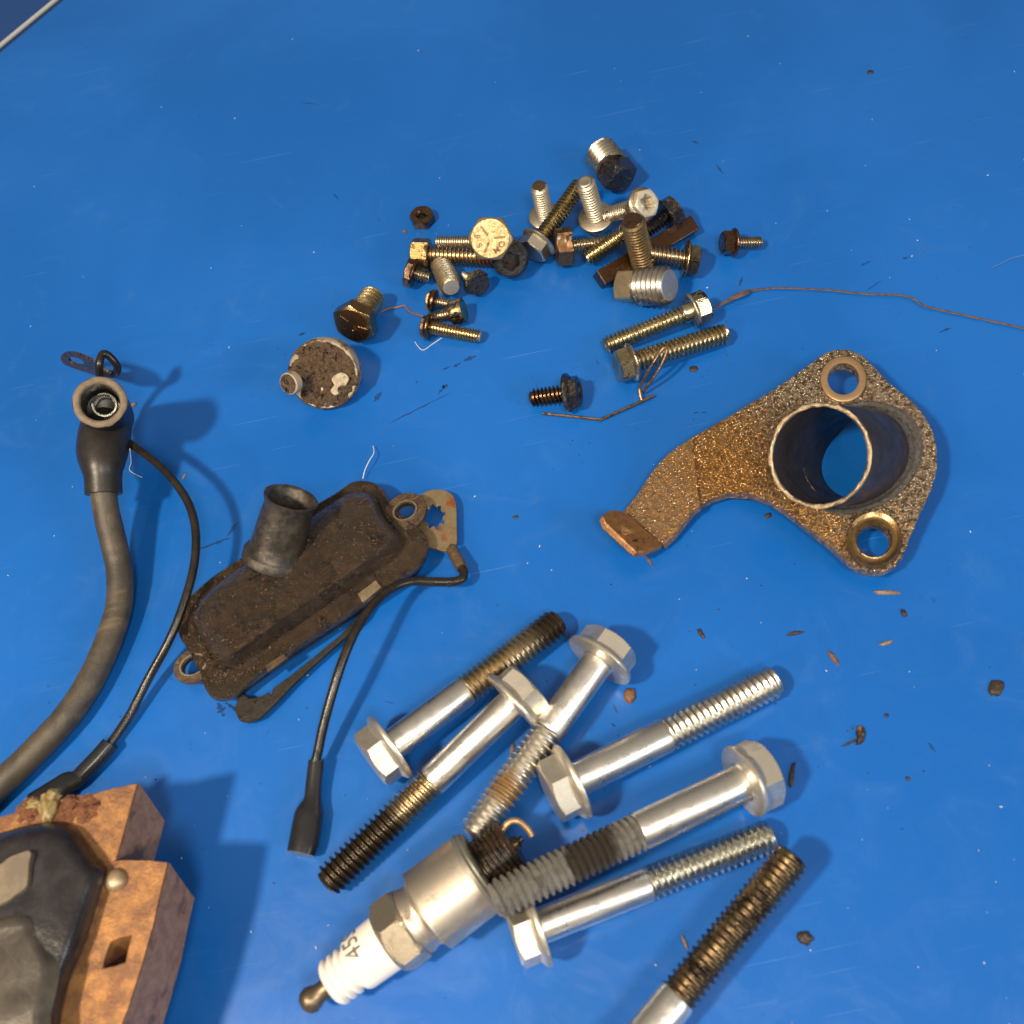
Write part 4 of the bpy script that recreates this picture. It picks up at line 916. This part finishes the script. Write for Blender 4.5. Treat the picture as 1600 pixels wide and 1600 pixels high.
rads = [.035+.055*math.exp(-((i-18)/9)**2)+.012*noise.noise(Vector((i*.4, 0, 0))) for i in range(len(pp))]
vs, fs = sweep(pp, rads, 8, flat=.5)
tag(mk('twisted_fibre', vs, fs, fibre_m, None, world=True), 'long thin brown twisted strand running right from the small bolts to the frame edge', 'strand')
def hair(name, pts_, r, mat, label, cat='fibre'):
    vs, fs = sweep(spline([tuple(P(*p)) for p in pts_], 6), r, 6)
    return tag(mk(name, vs, fs, mat, None, world=True), label, cat)
hair('reddish_fibre', [(596, 487, .04), (607, 482, .05), (622, 480, .04), (632, 478, .04), (642, 488, .04), (662, 494, .03)], .028, redfib, 'short reddish curled fibre between the brown hex bolt and the tiny row of bolts')
hair('pale_fibre', [(567, 748, .1), (570, 735, .2), (577, 720, .25), (584, 708, .2), (583, 697, .1)], .014, lint_m, 'fine white hair standing at the top edge of the brown cover')
hair('pale_fibre', [(203, 700, .03), (205, 722, .04), (203, 735, .03), (222, 746, .03)], .012, lint_m, 'fine white hair curling beside the rubber boot neck')
hair('pale_fibre', [(648, 534, .02), (660, 547, .02), (675, 538, .02), (690, 528, .02)], .012, lint_m, 'fine white V shaped hair under the lowest tiny screw')
hair('pale_fibre', [(1548, 419, .03), (1565, 411, .04), (1580, 404, .05), (1602, 398, .05)], .006, plastic('faint_hair', (.16, .22, .34), (.12, .18, .3), .5), 'pale grey hair at the right frame edge above the brown strand')

# loose crumbs that can be told apart
def crumb(px_, w_, h_, ang, z, mat, label, seed, name='crumb', cat='debris'):
    c_ = P(*px_, 0); sx, sy = cm(w_/2, c_), cm(h_/2, c_)
    pts_ = []; n__ = 16
    for i in range(n__):
        a = 2*PI*i/n__; q = 1+.38*noise.noise(Vector((math.cos(a)*1.6+seed*3.1, math.sin(a)*1.6, seed)))+.28*noise.noise(Vector((math.cos(a)*5+seed, math.sin(a)*5, seed)))
        x, y = sx*q*math.cos(a), sy*q*math.sin(a); pts_.append((x*math.cos(ang)-y*math.sin(ang), x*math.sin(ang)+y*math.cos(ang)))
    vs, fs = [], []
    for (k, zz) in ((1.0, .004), (.92, z*.6), (.6, z), (.15, z*.9)):
        for i, (x, y) in enumerate(pts_): vs.append(c_+Vector((x*k, y*k, zz+(.3*z*noise.noise(Vector((x*8, y*8, seed))) if k < 1 else 0))))
    for k in range(3):
        for i in range(n__): j = (i+1) % n__; fs.append((k*n__+i, k*n__+j, (k+1)*n__+j, (k+1)*n__+i))
    fs.append(tuple(3*n__+i for i in range(n__)))
    return tag(mk(name, vs, fs, mat, None, world=True, sharp=80), label, cat)
crumb((1556, 1076), 34, 20, R(40), .08, chip_dark, 'dark brown flake near the right edge, largest loose crumb', 1)
crumb((1344, 1150), 30, 14, R(60), .12, chip_dark, 'curled black flake with an orange tip, middle right of the tray', 2)
crumb((1330, 1160), 34, 4, R(12), .04, chip_dark, 'thin black tail lying left of the curled flake', 3, 'black_shred')
crumb((1257, 1466), 24, 24, 0, .10, chip_dark, 'round grey black blob at the lower right of the bolts', 4)
crumb((984, 1087), 18, 26, R(-10), .10, chip_rust, 'rusty orange crumb right of the tallest flange head', 5)
crumb((1386, 926), 40, 8, R(-14), .06, chip_pale, 'tan wood sliver just below the knurled ring of the bracket', 6, 'wood_sliver')
crumb((1242, 990), 28, 6, R(-2), .05, chip_dark, 'straight dark shred below the bracket', 7, 'black_shred')
crumb((1302, 1028), 8, 26, R(15), .05, chip_rust, 'small reddish shred with dark tail below the bracket', 8)
crumb((1385, 1005), 24, 6, R(5), .05, chip_pale, 'small pale splinter under the wood sliver', 9, 'wood_sliver')
crumb((1412, 958), 9, 14, 0, .06, chip_dark, 'tiny dark red speck right of the wood sliver', 10)
crumb((1095, 990), 8, 18, R(15), .05, chip_dark, 'tiny curved dark shred above the clean lone bolt tip', 11)
crumb((800, 1174), 7, 26, R(-18), .05, chip_pale, 'pale splinter between two crossing long bolts', 12, 'wood_sliver')
crumb((1237, 1212), 9, 42, R(-28), .07, chip_dark, 'dark thorn like splinter touching the head of the grey clogged bolt', 13, 'black_shred')
crumb((1084, 577), 15, 11, 0, .05, chip_dark, 'small dark drop below the pair of parallel bolts', 14)
crumb((1360, 113), 10, 9, 0, .05, chip_dark, 'lone black speck near the top edge of the tray', 15)
crumb((1200, 806), 13, 8, R(20), .05, chip_dark, 'black speck under the arm curve of the bracket', 16)
crumb((1015, 878), 4, 22, R(15), .03, chip_rust, 'short brown hair like shred under the bracket tab', 17)
crumb((1070, 1473), 5, 24, R(8), .05, chip_pale, 'pale curved sliver left of the dark brown bolt thread', 18, 'wood_sliver')
crumb((207, 634), 13, 6, R(10), .08, chip_pale, 'white chip right beside the rubber boot mouth', 19)
crumb((288, 745), 4, 12, R(-35), .04, chip_pale, 'tiny white bit stuck beside the bend of the thin lead', 20)
crumb((832, 1504), 14, 7, 0, .05, chip_rust, 'small orange crumb just below the shiny bolt head', 21)
crumb((632, 362), 7, 6, 0, .05, chip_rust, 'tiny reddish crumb below the hex nut', 22)
crumb((806, 808), 9, 6, 0, .03, chip_dark, 'faint dark speck in the empty middle of the tray', 23)
crumb((1342, 1141), 12, 8, R(70), .14, chip_rust, 'orange tip lying on the curled black flake', 24)
crumb((1418, 1217), 7, 7, 0, .04, chip_dark, 'small black dot below the curled flake', 25)
crumb((1385, 1118), 8, 6, 0, .04, chip_dark, 'small black dot right of the curled flake', 26)
# tiny white lint specks: nobody could count them
vs, fs = [], []
rnd = random.Random(4)
for i in range(130):
    x, y = rnd.uniform(-20, 1620), rnd.uniform(20, 1620); c_ = P(x, y, .012)
    r_ = rnd.choice((.008, .011, .014, .019)); st_ = rnd.uniform(1, 2.2); an = rnd.uniform(0, PI)
    k = len(vs)
    for a in range(5):
        t_ = 2*PI*a/5; u_, v2 = r_*st_*math.cos(t_), r_*math.sin(t_)
        vs.append(c_+Vector((u_*math.cos(an)-v2*math.sin(an), u_*math.sin(an)+v2*math.cos(an), 0)))
    vs.append(c_+Vector((0, 0, .02)))
    fs += [(k+a, k+(a+1) % 5, k+5) for a in range(5)]
tag(mk('lint_specks', vs, fs, lint_m, None, world=True), 'tiny white lint specks strewn over the blue tray', 'lint', kind='stuff')
vs, fs = [], []
spots_ = [(660, 400, 90), (980, 400, 110), (1040, 540, 70), (510, 600, 80), (480, 950, 190), (1200, 720, 230), (750, 1200, 260), (1050, 1300, 220), (1330, 1080, 200), (150, 1200, 140), (900, 640, 90)]
for i in range(420):
    cx_, cy_, sg = rnd.choice(spots_); x, y = rnd.gauss(cx_, sg), rnd.gauss(cy_, sg*.7); c_ = P(x, y, .008)
    r_ = rnd.choice((.006, .008, .01, .014, .02)); k = len(vs)
    for a in range(5):
        t_ = 2*PI*a/5; q = rnd.uniform(.6, 1.4); vs.append(c_+Vector((r_*q*math.cos(t_), r_*q*math.sin(t_), 0)))
    vs.append(c_+Vector((0, 0, r_)))
    fs += [(k+a, k+(a+1) % 5, k+5) for a in range(5)]
tag(mk('grit', vs, fs, chip_dark, None, world=True), 'fine dark grit scattered round the parts on the blue tray', 'grit', kind='stuff')
# oil smears, thin films on the tray
vs, fs = [], []
def smear(pts_, w_):
    k = len(vs); m_ = len(pts_)
    for i, (x, y) in enumerate(pts_):
        c_ = P(x, y, .004); q = pts_[min(i+1, m_-1)]; p_ = pts_[max(i-1, 0)]
        d_ = (P(*q)-P(*p_)).normalized(); nn = Vector((-d_.y, d_.x, 0)); ww = cm(w_, c_)*.36*(math.sin(PI*(i+.3)/(m_-.2)))*max(.15, 1+1.1*noise.noise(Vector((x*.35, y*.35, 0)))+rnd.uniform(-.45, .45))
        vs.extend([c_+nn*ww, c_-nn*ww])
    for i in range(m_-1): fs.append((k+2*i, k+2*i+2, k+2*i+3, k+2*i+1))
def line(a, b_, n=12, jit=1.0): return [(a[0]+(b_[0]-a[0])*i/n+rnd.uniform(-jit, jit)*.6, a[1]+(b_[1]-a[1])*i/n+rnd.uniform(-jit, jit)*.6) for i in range(n+1)]
for a, b_, w_ in (((606, 662), (704, 614), 3), ((690, 578), (705, 572), 4), ((708, 574), (721, 566), 7), ((724, 564), (744, 556), 8), ((584, 628), (596, 612), 10), ((690, 606), (700, 602), 9), ((684, 616), (692, 607), 4),
                  ((466, 524), (478, 519), 7), ((736, 432), (748, 430), 6), ((1345, 415), (1360, 408), 5), ((1352, 456), (1378, 437), 2), ((1466, 520), (1486, 512), 6), ((1410, 404), (1420, 402), 4), ((1080, 220), (1092, 224), 4), ((1118, 256), (1130, 272), 4),
                  ((520, 302), (530, 312), 3), ((300, 862), (360, 840), 6), ((355, 838), (372, 815), 8), ((340, 1098), (350, 1120), 14), ((352, 1098), (375, 1112), 9), ((930, 560), (936, 570), 2), ((1083, 645), (1092, 644), 4), ((1096, 645), (1104, 644), 3),
                  ((958, 1100), (966, 1115), 3), ((955, 1130), (962, 1136), 5), ((905, 1295), (915, 1300), 5), ((1450, 1160), (1462, 1175), 6), ((470, 160), (498, 163), 2), ((600, 1095), (618, 1100), 2), ((1155, 448), (1160, 432), 5)):
    smear(line(a, b_), w_)
tag(mk('oil_smears', vs, fs, smear_m, None, world=True, smooth=False, recalc=False), 'thin dark oil smears and streaks on the blue tray floor', 'oil smear', kind='stuff')
bpy.context.view_layer.update()
